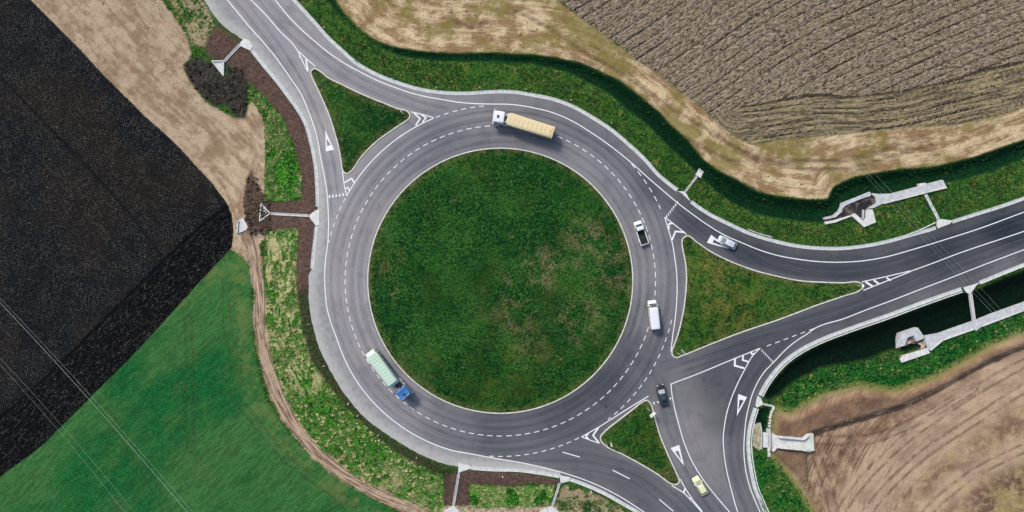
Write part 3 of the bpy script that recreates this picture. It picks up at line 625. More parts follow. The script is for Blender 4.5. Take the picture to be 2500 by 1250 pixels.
# --- gravel shoulder (pale crushed stone beside the west edge line)
def make_gravel():
    t = NT('gravel'); n2 = t.noise(.8, 5, .7); n3 = t.noise(6, 3, .7); e = t.attr('edge')
    c = t.mix(t.rmp(n2, .35, .65), alb(148,147,148), alb(168,167,165))
    c = t.mix(t.m_('MULTIPLY', t.rmp(e, 3.0, .4), t.rmp(n2, .25, .6, .5, 1)), c, alb(192,191,184))
    c = t.mix(t.rmp(n3, .45, .75, 0, .4), c, alb(120,118,114))
    t.bump(n3, .5, .04); return t.out(c, .95, .1)
W_LINE = [(410,-180),(555,0),(584,35),(610,67),(642,102),(674,141),(706,186),(735,230),(757,282),(773,330),(783,385),(790,420),(798,468),(801,510),(802,548),(800,596),(795,632),(792.5,670),(794,712),(798,750),(807,785),(819,818),(843,880),(876,938),(920,991),(963,1029),(1006,1058),(1054,1082),(1102,1099),(1150,1108),(1206,1118.5),(1269,1129),(1321,1140),(1352,1147.6),(1393.6,1160),(1435,1174.6),(1477,1193),(1518,1215),(1560,1242),(1640,1300),(1760,1395)]
WL = cw(W_LINE, step=.7)
GR = make_gravel()
edge_pl = np.concatenate([WG_C[:-1], W_C[:-1], WG2_C[:-1], S_C])
i0 = int(np.argmin(np.hypot(*(S_C - np.array(W(1375, 1166))).T))) + 1
outer = np.concatenate([WG_C[:-1], W_C[:-1], WG2_C[:-1], S_C[:i0]])
j1 = int(np.argmin(np.hypot(*(WL - np.array(W(1375, 1154))).T)))
innerl = offset(WL[:j1], -.12)
outer_j = outer + rng.normal(0, .05, outer.shape)
g = cdt_sheet('gravel_shoulder', np.concatenate([outer_j, innerl[::-1]]), GR, .004, None, inner=1.0); tag(g, kind='structure')
m_ = g.data; nn = len(m_.vertices); c_ = np.empty(nn * 3); m_.vertices.foreach_get('co', c_); c_ = c_.reshape(-1, 3)
av = m_.attributes.new('edge', 'FLOAT', 'POINT'); av.data.foreach_set('value', np.abs(along(edge_pl, c_[:, 0], c_[:, 1])[1]).astype(np.float32))

# --- painted markings
def make_paint():
    t = NT('road_paint'); n = t.noise(3.5, 4, .75)
    c = t.mix(t.rmp(n, .50, .70), (.64, .64, .63, 1), (.32, .32, .33, 1)); return t.out(c, .6, .3)
PAINT = make_paint()
ZM = 0.010
PC = [0]
def ribbon(name, pl, wd, mat=None, parent=None, z=None, closed=False):
    if z is None: PC[0] += 1; z = .008 + (PC[0] % 9) * .0012
    mat = mat or PAINT; a = offset(pl, wd / 2, closed); b = offset(pl, -wd / 2, closed); n = len(pl)
    v = [(p[0], p[1], z) for p in a] + [(p[0], p[1], z) for p in b]
    f = [(i, n + i, n + (i + 1) % n, (i + 1) % n) for i in range(n if closed else n - 1)]
    return mk(name, v, f, mat, parent or road)
def flat(name, polys, z=.0205, parent=None, mat=None):
    mb = MB()
    for p in polys:
        if name != 'give_way_triangle': z += .0012
        q = WP(p); A = sum(q[i][0] * q[(i + 1) % len(q)][1] - q[(i + 1) % len(q)][0] * q[i][1] for i in range(len(q)))
        if A < 0: q = q[::-1]
        mb.add([(x, y, z) for x, y in q], [tuple(range(len(q)))])
    return mk(name, mb.v, mb.f, mat or PAINT, parent or road)
def thick(p, q, w0):
    (x0, y0), (x1, y1) = p, q; L = math.hypot(x1 - x0, y1 - y0); nx, ny = -(y1 - y0) / L * w0 / 2, (x1 - x0) / L * w0 / 2
    return [(x0 + nx, y0 + ny), (x1 + nx, y1 + ny), (x1 - nx, y1 - ny), (x0 - nx, y0 - ny)]
def dashes(pl, dash, gap, wd, start=0.0):
    seg = np.hypot(*np.diff(pl, axis=0).T); cum = np.concatenate([[0], np.cumsum(seg)]); L = cum[-1]; s = start; n = 0
    while s < L - dash * .4:
        ts = np.linspace(s, min(s + dash, L), 5); x = np.interp(ts, cum, pl[:, 0]); y = np.interp(ts, cum, pl[:, 1])
        ribbon('dash_line', np.stack([x, y], 1), wd); s += dash + gap
def arc(r, a0, a1, step=.8):
    n = max(4, int(abs(a1 - a0) * r / step)); t = np.linspace(a0, a1, n); return np.stack([RC[0] + r * np.cos(t), RC[1] + r * np.sin(t)], 1)
def ang(px, py): x, y = W(px, py); return math.atan2(y - RC[1], x - RC[0])
LW = .205
ribbon('edge_line', WL, LW)
NLINE = [(520,-180),(672,0),(706,42),(738,74),(770,102),(802,128),(840,154),(880,176),(920,196),(960,212),(1000,226),(1040,236),(1080,243),(1120,249.6),(1160,253),(1200,254),(1248,255),(1300,262.7),(1348,274.6),(1396,295),(1444,324),(1492,357.6),(1540,396),(1588,439),(1636,480),(1654,495),(1684,518),(1732,552),(1774,576.8),(1810,592),(1848,608),(1900,624),(1950,633),(2004,639),(2059,640),(2113,636),(2168,626),(2222,611),(2304,586),(2385,560),(2494,520),(2900,368)]
ribbon('edge_line', cw(NLINE), LW)
SELINE = [(2900,450),(2500,609.5),(2385,653),(2324,677),(2256,703),(2168,737),(2119,755),(2060,778),(1989,802),(1971,815),(1946,831),(1920,852),(1889,884),(1866,908),(1851,931),(1838,959),(1828,992.5),(1821,1026),(1817.5,1062),(1816,1095),(1817.5,1126),(1822.5,1158),(1831,1190),(1846,1228),(1858,1255),(1900,1335),(2000,1480)]
ribbon('edge_line', cw(SELINE), LW)
ribbon('centre_line', cw([(460,-190),(613,0),(648,35),(684,77),(716,109),(728,126)]), LW)
ribbon('edge_line', cw([(728,126),(740,152),(752,175)]), LW); ribbon('edge_line', cw([(730,126),(750,145),(770,162)]), LW)
flat('chevron_marking', [thick((747,145), (752,173), 3.6), thick((731,131), (733,141), 3.2)])
ribbon('edge_line', cw([(1656,-0+857),(1656,857)]) if False else cw([(2222,662.5),(2276,643),(2331,622),(2500,564.6),(2900,412)]), LW)
ribbon('edge_line', cw([(2104,688),(2160,676),(2222,661.5)]), LW); ribbon('edge_line', cw([(2108,709),(2165,686),(2222,663.5)]), LW)
flat('hatch_marking', [thick((2113,688), (2130,699), 5.2), thick((2133,684), (2147,694), 4.6), thick((2164,678), (2175,685), 4)])
# ring edges
ribbon('edge_line', arc(R_OUT, ang(846,478), ang(1058,288)), LW)
ribbon('edge_line', cw([(836,419),(840,449),(846,478)]), LW)
flat('chevron_marking', [thick((841,446), (858,436), 3.4), thick((858,434.5), (865,446), 3.4)]); flat('chevron_marking', [thick((843.5,461), (850,457), 3), thick((849,457), (853,465), 3)])
ribbon('edge_line', cw([(1003,273),(1030,279),(1058,287)]), LW)
flat('chevron_marking', [thick((1011,276), (1026,290), 3.6), thick((1026,289), (1015,306), 3.6)]); flat('chevron_marking', [thick((1029,280), (1041,288.5), 3.2), thick((1041,287), (1031,299), 3.2)])
def aw(a): return a
dashes(arc(R_OUT, ang(844,484), ang(803,592)), 1.05, .95, .165)
dashes(arc(R_OUT, ang(1063,286), ang(1190,257)), 1.1, .9, .165)
dashes(arc(R_OUT, ang(1541,400), ang(1614,509)), 1.25, .95, .165)
dashes(arc(R_OUT, ang(1640,781), ang(1484,1024)), 1.05, .95, .165)
dashes(arc(R_OUT, ang(1414,1070), ang(1185,1113)), 1.05, .9, .165)
dashes(arc(R_DASH, ang(1225,1064), ang(1225,1064) - 2 * math.pi), 1.2, .86, .165)
ribbon('edge_line', cw([(1622.8,530),(1632,561),(1640.8,591),(1647,627),(1651,656),(1653,690),(1652,735),(1648,780),(1642,822),(1638,858)]), LW)
ribbon('edge_line', cw([(1622.8,530),(1650,551),(1676,572)]), LW)
flat('chevron_marking', [thick((1632.5,560), (1633.5,546), 3.6), thick((1632,546), (1643,545.5), 3.6)]); flat('chevron_marking', [thick((1640.5,586), (1649,565), 4), thick((1647,564.5), (1671,567), 4)])
ribbon('edge_line', cw([(1583,967),(1523,1004),(1462,1042.5),(1420,1066.5)]), LW); ribbon('edge_line', cw([(1420,1066.5),(1442,1075),(1464,1082)]), LW)
flat('chevron_marking', [thick((1461.5,1043.5), (1447.5,1063), 3.8), thick((1447,1062), (1462,1081), 3.8)]); flat('chevron_marking', [thick((1437,1057.5), (1430,1065.5), 3.6), thick((1429.5,1065), (1438,1073), 3.6)])
# south arm
ribbon('edge_line', cw([(1640,1185.5),(1670,1204),(1690,1224),(1713,1250),(1800,1350),(1880,1450)]), LW); ribbon('edge_line', cw([(1660,1169),(1675,1195.5),(1693,1222),(1715,1249)]), LW)
flat('chevron_marking', [thick((1673,1191), (1669,1203), 4), thick((1687,1215), (1684.5,1221), 3.6)])
for a_, b_ in (((1373.6,1103.7),(1415.7,1116)),((1496,1148),(1537,1168.7)),((1609,1219),(1644,1248))): ribbon('dash_line', cw([a_, b_]), LW)
ribbon('edge_line', cw([(1638,937.5),(1640,959),(1646,992),(1656,1032),(1671,1083),(1692,1131),(1717,1171),(1747,1210),(1781,1250),(1880,1375)]), LW)
ribbon('edge_line', cw([(1638,937.5),(1700,914),(1780,881),(1856,850)]), LW)
ribbon('edge_line', cw([(1856,850),(1838,868),(1817.7,903),(1800,938),(1784,977),(1774,1010),(1768,1045),(1765.5,1070),(1767,1101),(1772,1138),(1782,1183),(1801,1250),(1850,1370)]), LW)
flat('chevron_marking', [thick((1794.6,875), (1793.5,894), 4.6), thick((1792,892), (1817,899), 4.6)]); flat('chevron_marking', [thick((1814,867.5), (1813,880), 4), thick((1812,878.5), (1829,884), 4)]); flat('chevron_marking', [thick((1834,859), (1835.5,866), 3.6), thick((1835,864.5), (1843,863), 3.6)])
dashes(cw([(1872,845),(1994,799.5)]), 1.05, .95, .165)
# give-way teeth
def teeth(p0, p1, n, base, ln, d):
    L = math.hypot(*d); d = (d[0] / L, d[1] / L); e = (p1[0] - p0[0], p1[1] - p0[1]); le = math.hypot(*e); e = (e[0] / le, e[1] / le)
    ps = []
    for i in range(n):
        t = i / max(n - 1, 1); c = (p0[0] + (p1[0] - p0[0]) * t, p0[1] + (p1[1] - p0[1]) * t)
        ps.append([(c[0] - e[0] * base / 2, c[1] - e[1] * base / 2), (c[0] + e[0] * base / 2, c[1] + e[1] * base / 2), (c[0] + d[0] * ln, c[1] + d[1] * ln)])
    flat('give_way_teeth', ps)
teeth((805,483), (838,478), 5, 5.6, 9, (-.1, -1))
teeth((1653,492), (1627,526), 7, 5.4, 7.5, (.3, 1))
teeth((1861,854), (1886,880), 7, 4.2, 6, (-.35, 1))
teeth((1596,982), (1636,971), 5, 5.6, 7, (.25, 1))
# give-way triangles
def hollow(o, i):
    flat('give_way_triangle', [[o[0], o[1], i[1], i[0]], [o[1], o[2], i[2], i[1]], [o[2], o[0], i[0], i[2]]])
hollow([(1802,962),(1823.6,969.5),(1799,1015.6)], [(1805.5,975.5),(1815.5,977.5),(1802.5,1001.5)])
hollow([(1637,1094),(1658,1086),(1670.5,1138)], [(1648,1102.5),(1656,1100),(1664.5,1125)])
hollow([(1736,573),(1725.6,592.5),(1780,608)], [(1743.5,584),(1739.5,592),(1760,599)])
hollow([(816,365.6),(795.6,369.6),(794,318)], [(808,353.6),(798.5,357.5),(797,338)])

# ------------------------------------------------------------------ concrete and traffic islands
def make_conc(name, a, b, joints=False):
    t = NT(name); n = t.noise(1.1, 5, .7); n2 = t.noise(7, 3, .7)
    c = t.mix(t.rmp(n, .35, .65), a, b); c = t.mix(t.rmp(n2, .5, .8, 0, .3), c, t.mix(.5, c, (.2, .2, .19, 1)))
    if joints:
        j = t.m_('ABSOLUTE', t.m_('SUBTRACT', t.m_('FRACT', t.m_('MULTIPLY', t.attr('run'), .55)), .5))
        c = t.mix(t.rmp(j, .47, .49, 0, .55), c, (.2, .2, .19, 1))
    t.bump(n2, .3, .02); return t.out(c, .85, .2)
CONC = make_conc('concrete', (.42, .425, .40, 1), (.56, .56, .53, 1)); CONC_J = make_conc('concrete_jointed', (.36, .375, .36, 1), (.49, .50, .48, 1), True)
KERB = make_conc('kerb_concrete', (.40, .41, .34, 1), (.55, .55, .48, 1)); GREYC = make_conc('grey_concrete', (.32, .33, .33, 1), (.45, .455, .45, 1))
def profile_run(name, pl, prof, mat, parent, closed=False, zf=None):
    """sweep a small cross-section (sideways, height) along a line"""
    n = len(pl); k = len(prof); zb = np.zeros(n) if zf is None else zf(pl); vs = []
    offs = [offset(pl, p[0], closed) for p in prof]
    for i in range(n):
        for j in range(k): vs.append((offs[j][i][0], offs[j][i][1], zb[i] + prof[j][1]))
    f = []
    for i in range(n if closed else n - 1):
        i2 = (i + 1) % n
        for j in range(k): f.append((i * k + j, i2 * k + j, i2 * k + (j + 1) % k, i * k + (j + 1) % k))
    if not closed: f += [tuple(range(k))[::-1], tuple((n - 1) * k + j for j in range(k))]
    mb = MB(); mb.add(vs, f); o = mb.build(name, mat, parent)
    seg = np.concatenate([[0], np.cumsum(np.hypot(*np.diff(np.asarray(pl), axis=0).T))])
    a = o.data.attributes.new('run', 'FLOAT', 'POINT'); a.data.foreach_set('value', np.repeat(seg, k).astype(np.float32)); return o
GUT = [(-.40, -.6), (-.40, .05), (-.12, .015), (.28, .045), (.40, .11), (.40, -.6)]
GUTR = [(-p[0], p[1]) for p in GUT[::-1]]
GG = 'concrete gutters along the road edges'
def gutter(pl, prof, label): 
    o = profile_run('road_gutter', pl, prof, CONC_J, None); return tag(o, label, 'gutter', GG)
def cut(pl, a, b):
    i = int(np.argmin(np.hypot(*(pl - np.array(W(*a))).T))); j = int(np.argmin(np.hypot(*(pl - np.array(W(*b))).T))); return pl[i:j + 1]
gutter(cut(N_C, (440,-300), (1656,466)), GUT, 'long pale concrete gutter curving round the top of the roundabout')
gutter(cut(N_C, (1690,494), (2288,555)), GUT, 'pale concrete gutter along the far right exit lane, before its drain inlet')
gutter(cut(N_C, (2322,543), (3100,268)), GUT, 'short pale gutter beyond the inlet near the right edge, upper side of the road')
gutter(cut(W_C, (615,123), (773,506)), GUTR, 'pale gutter beside brown topsoil, from the upper left inlet to the middle left one')
gutter(cut(W_C, (773,550), (762,656)), GUTR, 'short pale gutter ending in gravel below the middle left inlet')
gutter(cut(S_C, (1152,1142), (1366,1163)), GUTR, 'pale gutter between the two inlets at the bottom of the picture')
gutter(cut(S_C, (1393,1170), (1840,1490)), GUTR, 'pale gutter leaving the bottom edge below the southern road')
gutter(cut(SE_C, (2080,1530), (1846,994)), GUTR, 'pale gutter with raised lip along the lower right exit, below its inlet')
gutter(cut(SE_C, (1854,968), (2350,703)), GUTR, 'pale gutter curving above the dark ditch on the lower right')
gutter(cut(SE_C, (2388,691), (3100,416)), GUTR, 'short pale gutter beyond the inlet on the lower side of the right hand road')
for a_, b_, lb in (((2080,1530),(1846,994),'thin raised kerb strip behind the gutter of the lower right exit'), ((1854,968),(2350,703),'thin raised kerb strip between gutter and the dark ditch')):
    pl = cut(SE_C, a_, b_); pl = offset(pl, -.72)
    tag(profile_run('kerb_strip', pl, [(-.1, -.5), (-.1, .14), (.1, .14), (.1, -.5)], CONC, None), lb, 'kerb')
pl = cw([(2216,573.5),(2245,562),(2283,544)]); pl = offset(pl, .05)
tag(profile_run('kerb_strip', pl, [(-.1, -.5), (-.1, .2), (.1, .2), (.1, -.5)], CONC, None), 'thin white kerb strip leading up to the far right inlet', 'kerb')
pl = cw([(1826,560),(1850,569),(1885,579)])
tag(profile_run('kerb_strip', pl, [(-.08, -.5), (-.08, .2), (.08, .2), (.08, -.5)], CONC, None), 'short thin kerb strip on the grass above the white hatchback', 'kerb')

def make_island_grass(name, cx, cy, rad, straw_pos, tint=0.0, straw_bias=0.0, dark=(20,50,24)):
    t = NT(name)
    c, nM, nF = grass_nodes(t, alb(8,56,22), alb(*dark), alb(80,126,52), alb(150,144,92), .09, (.60, .78))
    c = t.mix(t.m_('MULTIPLY', t.rmp(t.noise(.10, 4, .6, t.vscale(t.pos, (1, 1, 1), (20, 3, 0))), .48, .66), .40), c, alb(58,84,28))
    c = t.mix(t.m_('MULTIPLY', t.rmp(t.noise(.07, 3, .5, t.vscale(t.pos, (1, 1, 1), (61, 13, 0))), .46, .60), t.rmp(nF, .42, .60, .12, .62)), c, alb(76,128,50))
    for (sx, sy, sr, am, colr) in straw_pos:
        x, y = W(sx, sy)
        n = t.N.new('ShaderNodeVectorMath'); n.operation = 'DISTANCE'; t._set(n.inputs[0], t.pos); n.inputs[1].default_value = (x, y, 0)
        k = t.rmp(n.outputs['Value'], sr * 1.2 / S, sr * .25 / S)
        k = t.m_('MULTIPLY', k, t.rmp(t.noise(.33, 5, .75, t.vscale(t.pos, (1, 1, 1), (sx, sy, 0))), .46, .60))
        c = t.mix(t.m_('MULTIPLY', k, t.rmp(nF, .36, .60, .2 * am, am)), c, alb(*colr))
    c = t.mix(t.m_('MULTIPLY', t.rmp(t.attr('rim'), 2.0, .1), t.rmp(nM, .40, .60, .05, .55)), c, alb(134,126,76))
    t.bump(t.m_('ADD', nM, nF), 1.0, .45); return t.out(c, .95, .08)
KPROF = [(-.13, -.2), (-.13, .10), (-.09, .13), (.09, .13), (.13, .10), (.13, -.2)]
def island(pts_c, label, mat, dome=.25, kw=1.0, lw=.0, name='traffic_island'):
    c = pts_c.mean(0); t = empty(name, (c[0], c[1], 0), label=label, cat='traffic island')
    prof = [(p[0] * kw, p[1]) for p in KPROF]
    profile_run('kerb', pts_c - c, prof, KERB, t, closed=True)
    a = pts_c; x0, y0 = a.min(0); x1, y1 = a.max(0); st = .3
    X, Y = np.meshgrid(np.arange(x0, x1 + st, st), np.arange(y0, y1 + st, st)); s = sdf(a[::2] if len(a) > 120 else a, X, Y)
    Z = .07 + dome * sst(0, 6, s) + .16 * (fbm(X, Y, 1.2, 3, 61) - .4) * sst(.1, .6, s) - (s < -.05) * .15
    k = (s[:-1, :-1] > -.02) & (s[1:, 1:] > -.02) & (s[:-1, 1:] > -.02) & (s[1:, :-1] > -.02)
    idx = np.arange(X.size).reshape(X.shape); q = np.stack([idx[:-1, :-1], idx[:-1, 1:], idx[1:, 1:], idx[1:, :-1]], -1)[k]
    used, inv = np.unique(q, return_inverse=True); inv = inv.reshape(-1, 4)
    co = np.stack([X.ravel() - c[0], Y.ravel() - c[1], Z.ravel()], 1)[used]
    g = mk('grass', co.tolist(), inv.tolist(), mat, t, True); av = g.data.attributes.new('rim', 'FLOAT', 'POINT'); av.data.foreach_set('value', s.ravel()[used].astype(np.float32))
    # soil bed filling the kerb line under the turf edge
    cdt_sheet('soil_bed', offset(pts_c - c, 0.0, True), SOIL, .055, t)
    return t
ts = NT('soil'); SOIL = ts.out(ts.mix(ts.rmp(ts.noise(1.5, 4, .7), .4, .6), alb(64,74,34), alb(132,112,78)), .95, .1)
circ = arc(R_IN, 0, 2 * math.pi, .6)[:-1]
big = make_island_grass('roundabout_turf', 0, 0, 0, [(1430,595,75,.62,(166,146,104)), (1330,650,70,.6,(170,150,108)), (1490,690,70,.55,(160,140,96)), (1260,745,100,.5,(158,138,98)), (1420,790,80,.55,(158,144,98)), (1300,840,70,.4,(150,136,88)), (1505,610,40,.7,(180,150,110)), (1250,930,150,.5,(104,112,38)), (1010,900,80,.45,(124,122,64)), (940,640,60,.5,(134,124,70)), (1150,420,90,.45,(100,116,48))], dark=(30,86,30))
island(circ, 'large round grass island in the middle of the roundabout', big, dome=.7, name='central_island')
island(cw(ISL_NW, True, .5), 'dark green triangular island at the upper left entry', make_island_grass('nw_turf', 0, 0, 0, [(800,260,60,.35,(110,104,56))], dark=(16,72,30)), .2)
island(cw(ISL_E, True, .5), 'largest triangular island, brownish grass, on the right', make_island_grass('e_turf', 0, 0, 0, [(1780,710,130,.75,(140,132,64)), (1800,770,90,.6,(128,120,56)), (1730,670,60,.7,(160,146,80)), (1940,700,80,.4,(134,122,60)), (1700,640,60,.6,(98,124,44))], dark=(64,108,32)), .25)
island(cw(ISL_S, True, .5), 'smallest triangular island, at the lower entry road', make_island_grass('s_turf', 0, 0, 0, [(1560,1060,70,.5,(96,100,38)), (1640,1160,30,.8,(150,136,90))], dark=(40,92,28)), .2)

# --- drainage structures
def slab(name, pts, mat, parent, thick_=.5, lift=.12, level=False, org=(0, 0), z=None, micro=True):
    q = np.array(WP(pts)); A = np.sum(q[:, 0] * np.roll(q[:, 1], -1) - np.roll(q[:, 0], -1) * q[:, 1])
    if A < 0: q = q[::-1]
    # densify the outline so that long pieces follow the slope
    d = []
    for i in range(len(q)):
        a, b = q[i], q[(i + 1) % len(q)]; k = max(1, int(np.hypot(*(b - a)) / 1.2))
        for j in range(k): d.append(a + (b - a) * j / k)
    q = np.array(d); zz = gz(q[:, 0], q[:, 1])
    if z is not None: top = np.full(len(q), z)
    elif level: top = np.full(len(q), zz.max() + lift)
    else: top = zz + lift
    def zf(x, y):
        out = np.empty(len(x))
        for i in range(len(x)):
            j = int(np.argmin((q[:, 0] - x[i]) ** 2 + (q[:, 1] - y[i]) ** 2)); out[i] = top[j]
        return out
    o = cdt_sheet(name, [(p[0], p[1]) for p in q], mat, 0, parent, zf=zf, skirt=thick_)
    o.location = (-org[0], -org[1], 0)
    return o
DG = 'drain inlets with chutes from the road edge'
def wall_bar(name, a, b, wd, hgt, mat, parent, org, base=0.0):
    """long concrete rail following the ground between two pixels"""
    p = cw([a, b], step=.8); z = gz(p[:, 0], p[:, 1])
    o = profile_run(name, p, [(-wd / 2, -.4), (-wd / 2, hgt), (wd / 2, hgt), (wd / 2, -.4)], mat, parent, zf=lambda q: z + base); o.location = (-org[0], -org[1], 0); return o
def chute(funnel, a, b, label, gap=4.2, outfall=None, mat=None, rails=True, straight=False):
    c = W(*a); t = empty('drain_chute', (c[0], c[1], 0), label=label, cat='drain chute', group=DG)
    slab('inlet', funnel, CONC, t, .5, .0, org=c, z=.085)
    dx, dy = b[0] - a[0], b[1] - a[1]; L = math.hypot(dx, dy); nx, ny = -dy / L * gap / 2, dx / L * gap / 2
    if straight:
        A, B_ = np.array(W(*a)), np.array(W(*b)); z0, z1 = .08, float(gz(*B_)[0]) + .3; p = np.array([A + (B_ - A) * i / 8 for i in range(9)]); zl = lambda q: z0 + (z1 - z0) * np.hypot(*(q - A).T) / np.hypot(*(B_ - A)); g = gap / S / 2
        for nm, o0, o1, lo, hi, mt in (('channel_floor', -g, g, -.5, .0, GREYC), ('channel_wall', g - .06, g + .08, -.5, .14, CONC), ('channel_wall', -g - .08, -g + .06, -.5, .14, CONC)):
            o = profile_run(nm, p, [(o0, lo), (o0, hi), (o1, hi), (o1, lo)], mt, t, zf=zl); o.location = (-c[0], -c[1], 0)
        return t
    slab('channel_floor', thick(a, b, gap), mat or GREYC, t, .4, .06, org=c)
    if rails:
        wall_bar('channel_wall', (a[0] + nx, a[1] + ny), (b[0] + nx, b[1] + ny), .14, .2, CONC, t, c)
        wall_bar('channel_wall', (a[0] - nx, a[1] - ny), (b[0] - nx, b[1] - ny), .14, .2, CONC, t, c)
    if outfall:
        slab('outfall', outfall, CONC if mat is None else CONC, t, .5, .16, org=c)
    return t
def outfall_walls(t, org, segs):
    for a, b in segs: wall_bar('headwall', a, b, .2, .42, CONC, t, org)
ca = chute([(594,95),(606,96),(618,113),(612,124),(586,112),(585,107)], (586,110.5), (542,149), 'drain chute with triangular outfall among black clods, upper left', 4.6, [(513,146),(543,147),(541,182)])
outfall_walls(ca, W(586,110.5), [((513,146),(541,182)), ((543,147),(541,182)), ((513,146),(541,147))])
cb = chute([(753,527),(771,513),(780,512),(780,549),(771,551)], (753,526.5), (653,520.5), 'horizontal drain chute with arrow shaped outfall, middle left', 4.4, [(633,495.6),(654,519.6),(628.4,540.4),(629,500)])
outfall_walls(cb, W(753,526.5), [((633,496),(654,519)), ((654,521),(629,540)), ((633,497),(629,540))])
cc = chute([(1652,466),(1672,467.6),(1686,491.6),(1694,498),(1680,487),(1664,472)], (1673,467.6), (1703,429), 'slanted drain chute with small square outfall on the upper right grass', 3.2, [(1709,411),(1720.7,419.6),(1711,434),(1698,425.6)])
outfall_walls(cc, W(1673,467.6), [((1709,411),(1720.7,419.6)), ((1698,426),(1711,434))])
chute([(2287,538.7),(2297,534.7),(2327,538.7),(2317,547),(2289,557.8),(2286,552)], (2291,536), (2261,474), 'drain chute running up to the big upper right culvert', 5, rails=True)
chute([(2351,702),(2391,690),(2382,698),(2372,713),(2366,718),(2358,713)], (2369,716), (2381,786), 'drain chute crossing the dark ditch on the right', 4.2, straight=True)
ci = chute([(1849,966),(1857.5,971),(1861,981),(1865,986.5),(1855,991),(1848,995),(1844,990)], (1865,986.5), (1889,992.5), 'small drain chute leading to a row of stones, lower right', 3)
cj = chute([(1119,1130),(1147,1137),(1152,1143),(1124,1152),(1119,1158)], (1120,1157), (1106,1238), 'drain chute between brown soil plots at the bottom, left of its twin', 4.6, [(1106,1238),(1118,1250),(1125,1275),(1075,1275),(1084,1252)])
ck_ = chute([(1366,1160),(1393,1165),(1391,1174),(1369,1180)], (1366,1180), (1349,1239), 'drain chute beside grass at the bottom, the right one of two', 4, [(1349,1239),(1364,1252),(1372,1275),(1300,1275),(1320,1251)])
# small separate headwall by the dark field
o_ = W(587,552); t = empty('headwall', (o_[0], o_[1], 0), label='lone concrete headwall at the corner of the dark field', cat='headwall')
slab('apron', [(576,536),(588,531),(599,553),(596,560),(573,571)], CONC, t, .6, .2, org=o_)
wall_bar('wall', (576,538), (574,568), .3, .5, GREYC, t, o_)
# culvert beside the upper right ditch
o_ = W(2160,490); t = empty('culvert', (o_[0], o_[1], 0), label='long culvert with W shaped headwall on the upper right grass bank', cat='culvert')
slab('apron', [(2125.5,471),(2146,473.5),(2176,472),(2208,464),(2245,454),(2303.6,439.4),(2311.8,457.7),(2257,471),(2208,481.6),(2176,490),(2157,496.6),(2135,507.5),(2116,510),(2140,495),(2138,481.6)], GREYC, t, 1.8, 0, org=o_, z=-.12)
slab('wing_wall', [(2014,530.6),(2034,525.7),(2046.6,515.6),(2052,506),(2056,495),(2090,482),(2124,468),(2127,477.5),(2096,488),(2064,502),(2057.5,509),(2056,517),(2040,530.6),(2014,536)], GREYC, t, 1.5, .3, org=o_, level=True)
slab('wing_wall', [(2014,541.5),(2034,538),(2078,525),(2079,528),(2040,543),(2015,547.7)], CONC, t, 1.5, .3, org=o_, level=True)
slab('headwall', [(2076.5,525),(2086,521),(2106.4,538.7),(2113,533),(2114.6,511.5),(2129.5,511.5),(2137.7,542.8),(2109,554.5)], CONC, t, 1.8, .35, org=o_, level=True)
slab('pipe_block', [(2244,448),(2261,446),(2262.5,450.5),(2245,455)], CONC, t, 1.0, .45, org=o_, level=True)
wall_bar('parapet', (2257,470.5), (2311,457.7), .3, .45, CONC, t, o_); wall_bar('parapet', (2157,496.6), (2257,471), .3, .45, CONC, t, o_)
wall_bar('parapet', (2244,454.5), (2303,440), .25, .4, CONC, t, o_); wall_bar('sluice', (2107,535), (2108,512), .35, .4, GREYC, t, o_)
slab('basin_floor', [(2057,510),(2064,503),(2096,489),(2124,478.5),(2137,482),(2140,495),(2116,511),(2106,538),(2086,521),(2078,525),(2034,538),(2014,541),(2015,536),(2040,531),(2056,517)],
     (lambda t: t.out(t.mix(t.rmp(t.noise(.5, 4, .7), .45, .62), alb(38,32,30), alb(112,98,88)), .5, .4))(NT('wet_mud')), t, .3, .03, org=o_, z=float(gz(*W(2095,500))[0]) + .12)
# culvert across the lower right ditch
o_ = W(2300,830); t = empty('culvert', (o_[0], o_[1], 0), label='long culvert with angular wings below the dark lower right ditch', cat='culvert')
slab('apron', [(2258.6,821.6),(2294.4,813.8),(2328,801.4),(2381.8,782.4),(2420,766.7),(2500,738),(2700,664),(2900,590),(2900,606),(2700,681),(2500,755),(2420,787),(2398.6,797),(2384,808),(2378.4,803.7),(2339,817),(2302,830.6),(2288.8,842.9),(2272,856),(2266,851),(2261,838)], GREYC, t, 2.2, 0, org=o_, z=-.12)
for a_, b_ in (((2900,606),(2398.6,796)), ((2378,803.5),(2302,830.3)), ((2302,830.3),(2272,855.5))): wall_bar('parapet', a_, b_, .3, .45, CONC, t, o_)
slab('wing_wall', [(2200.3,814.9),(2242.9,800.3),(2256.3,820.5),(2257.5,826),(2238.4,834.5),(2231.7,819.4),(2217,825),(2210.4,843.5),(2189.7,850.7)], GREYC, t, 1.8, .3, org=o_, level=True)
slab('wing_wall', [(2198,877.6),(2207,867.5),(2260.8,851.9),(2267,850),(2271,862.5),(2202.6,885.5)], CONC, t, 1.5, .3, org=o_, level=True)
slab('basin_floor', [(2217,826),(2231,820),(2238,835),(2257.5,827),(2262,840),(2262,851),(2207,867),(2198,872),(2200,850),(2210,844)],
     (lambda t: t.out(t.mix(t.rmp(t.noise(.6, 4, .7), .42, .6), alb(96,84,74), alb(190,172,154)), .9, .2))(NT('sandy_mud')), t, .3, .06, org=o_)
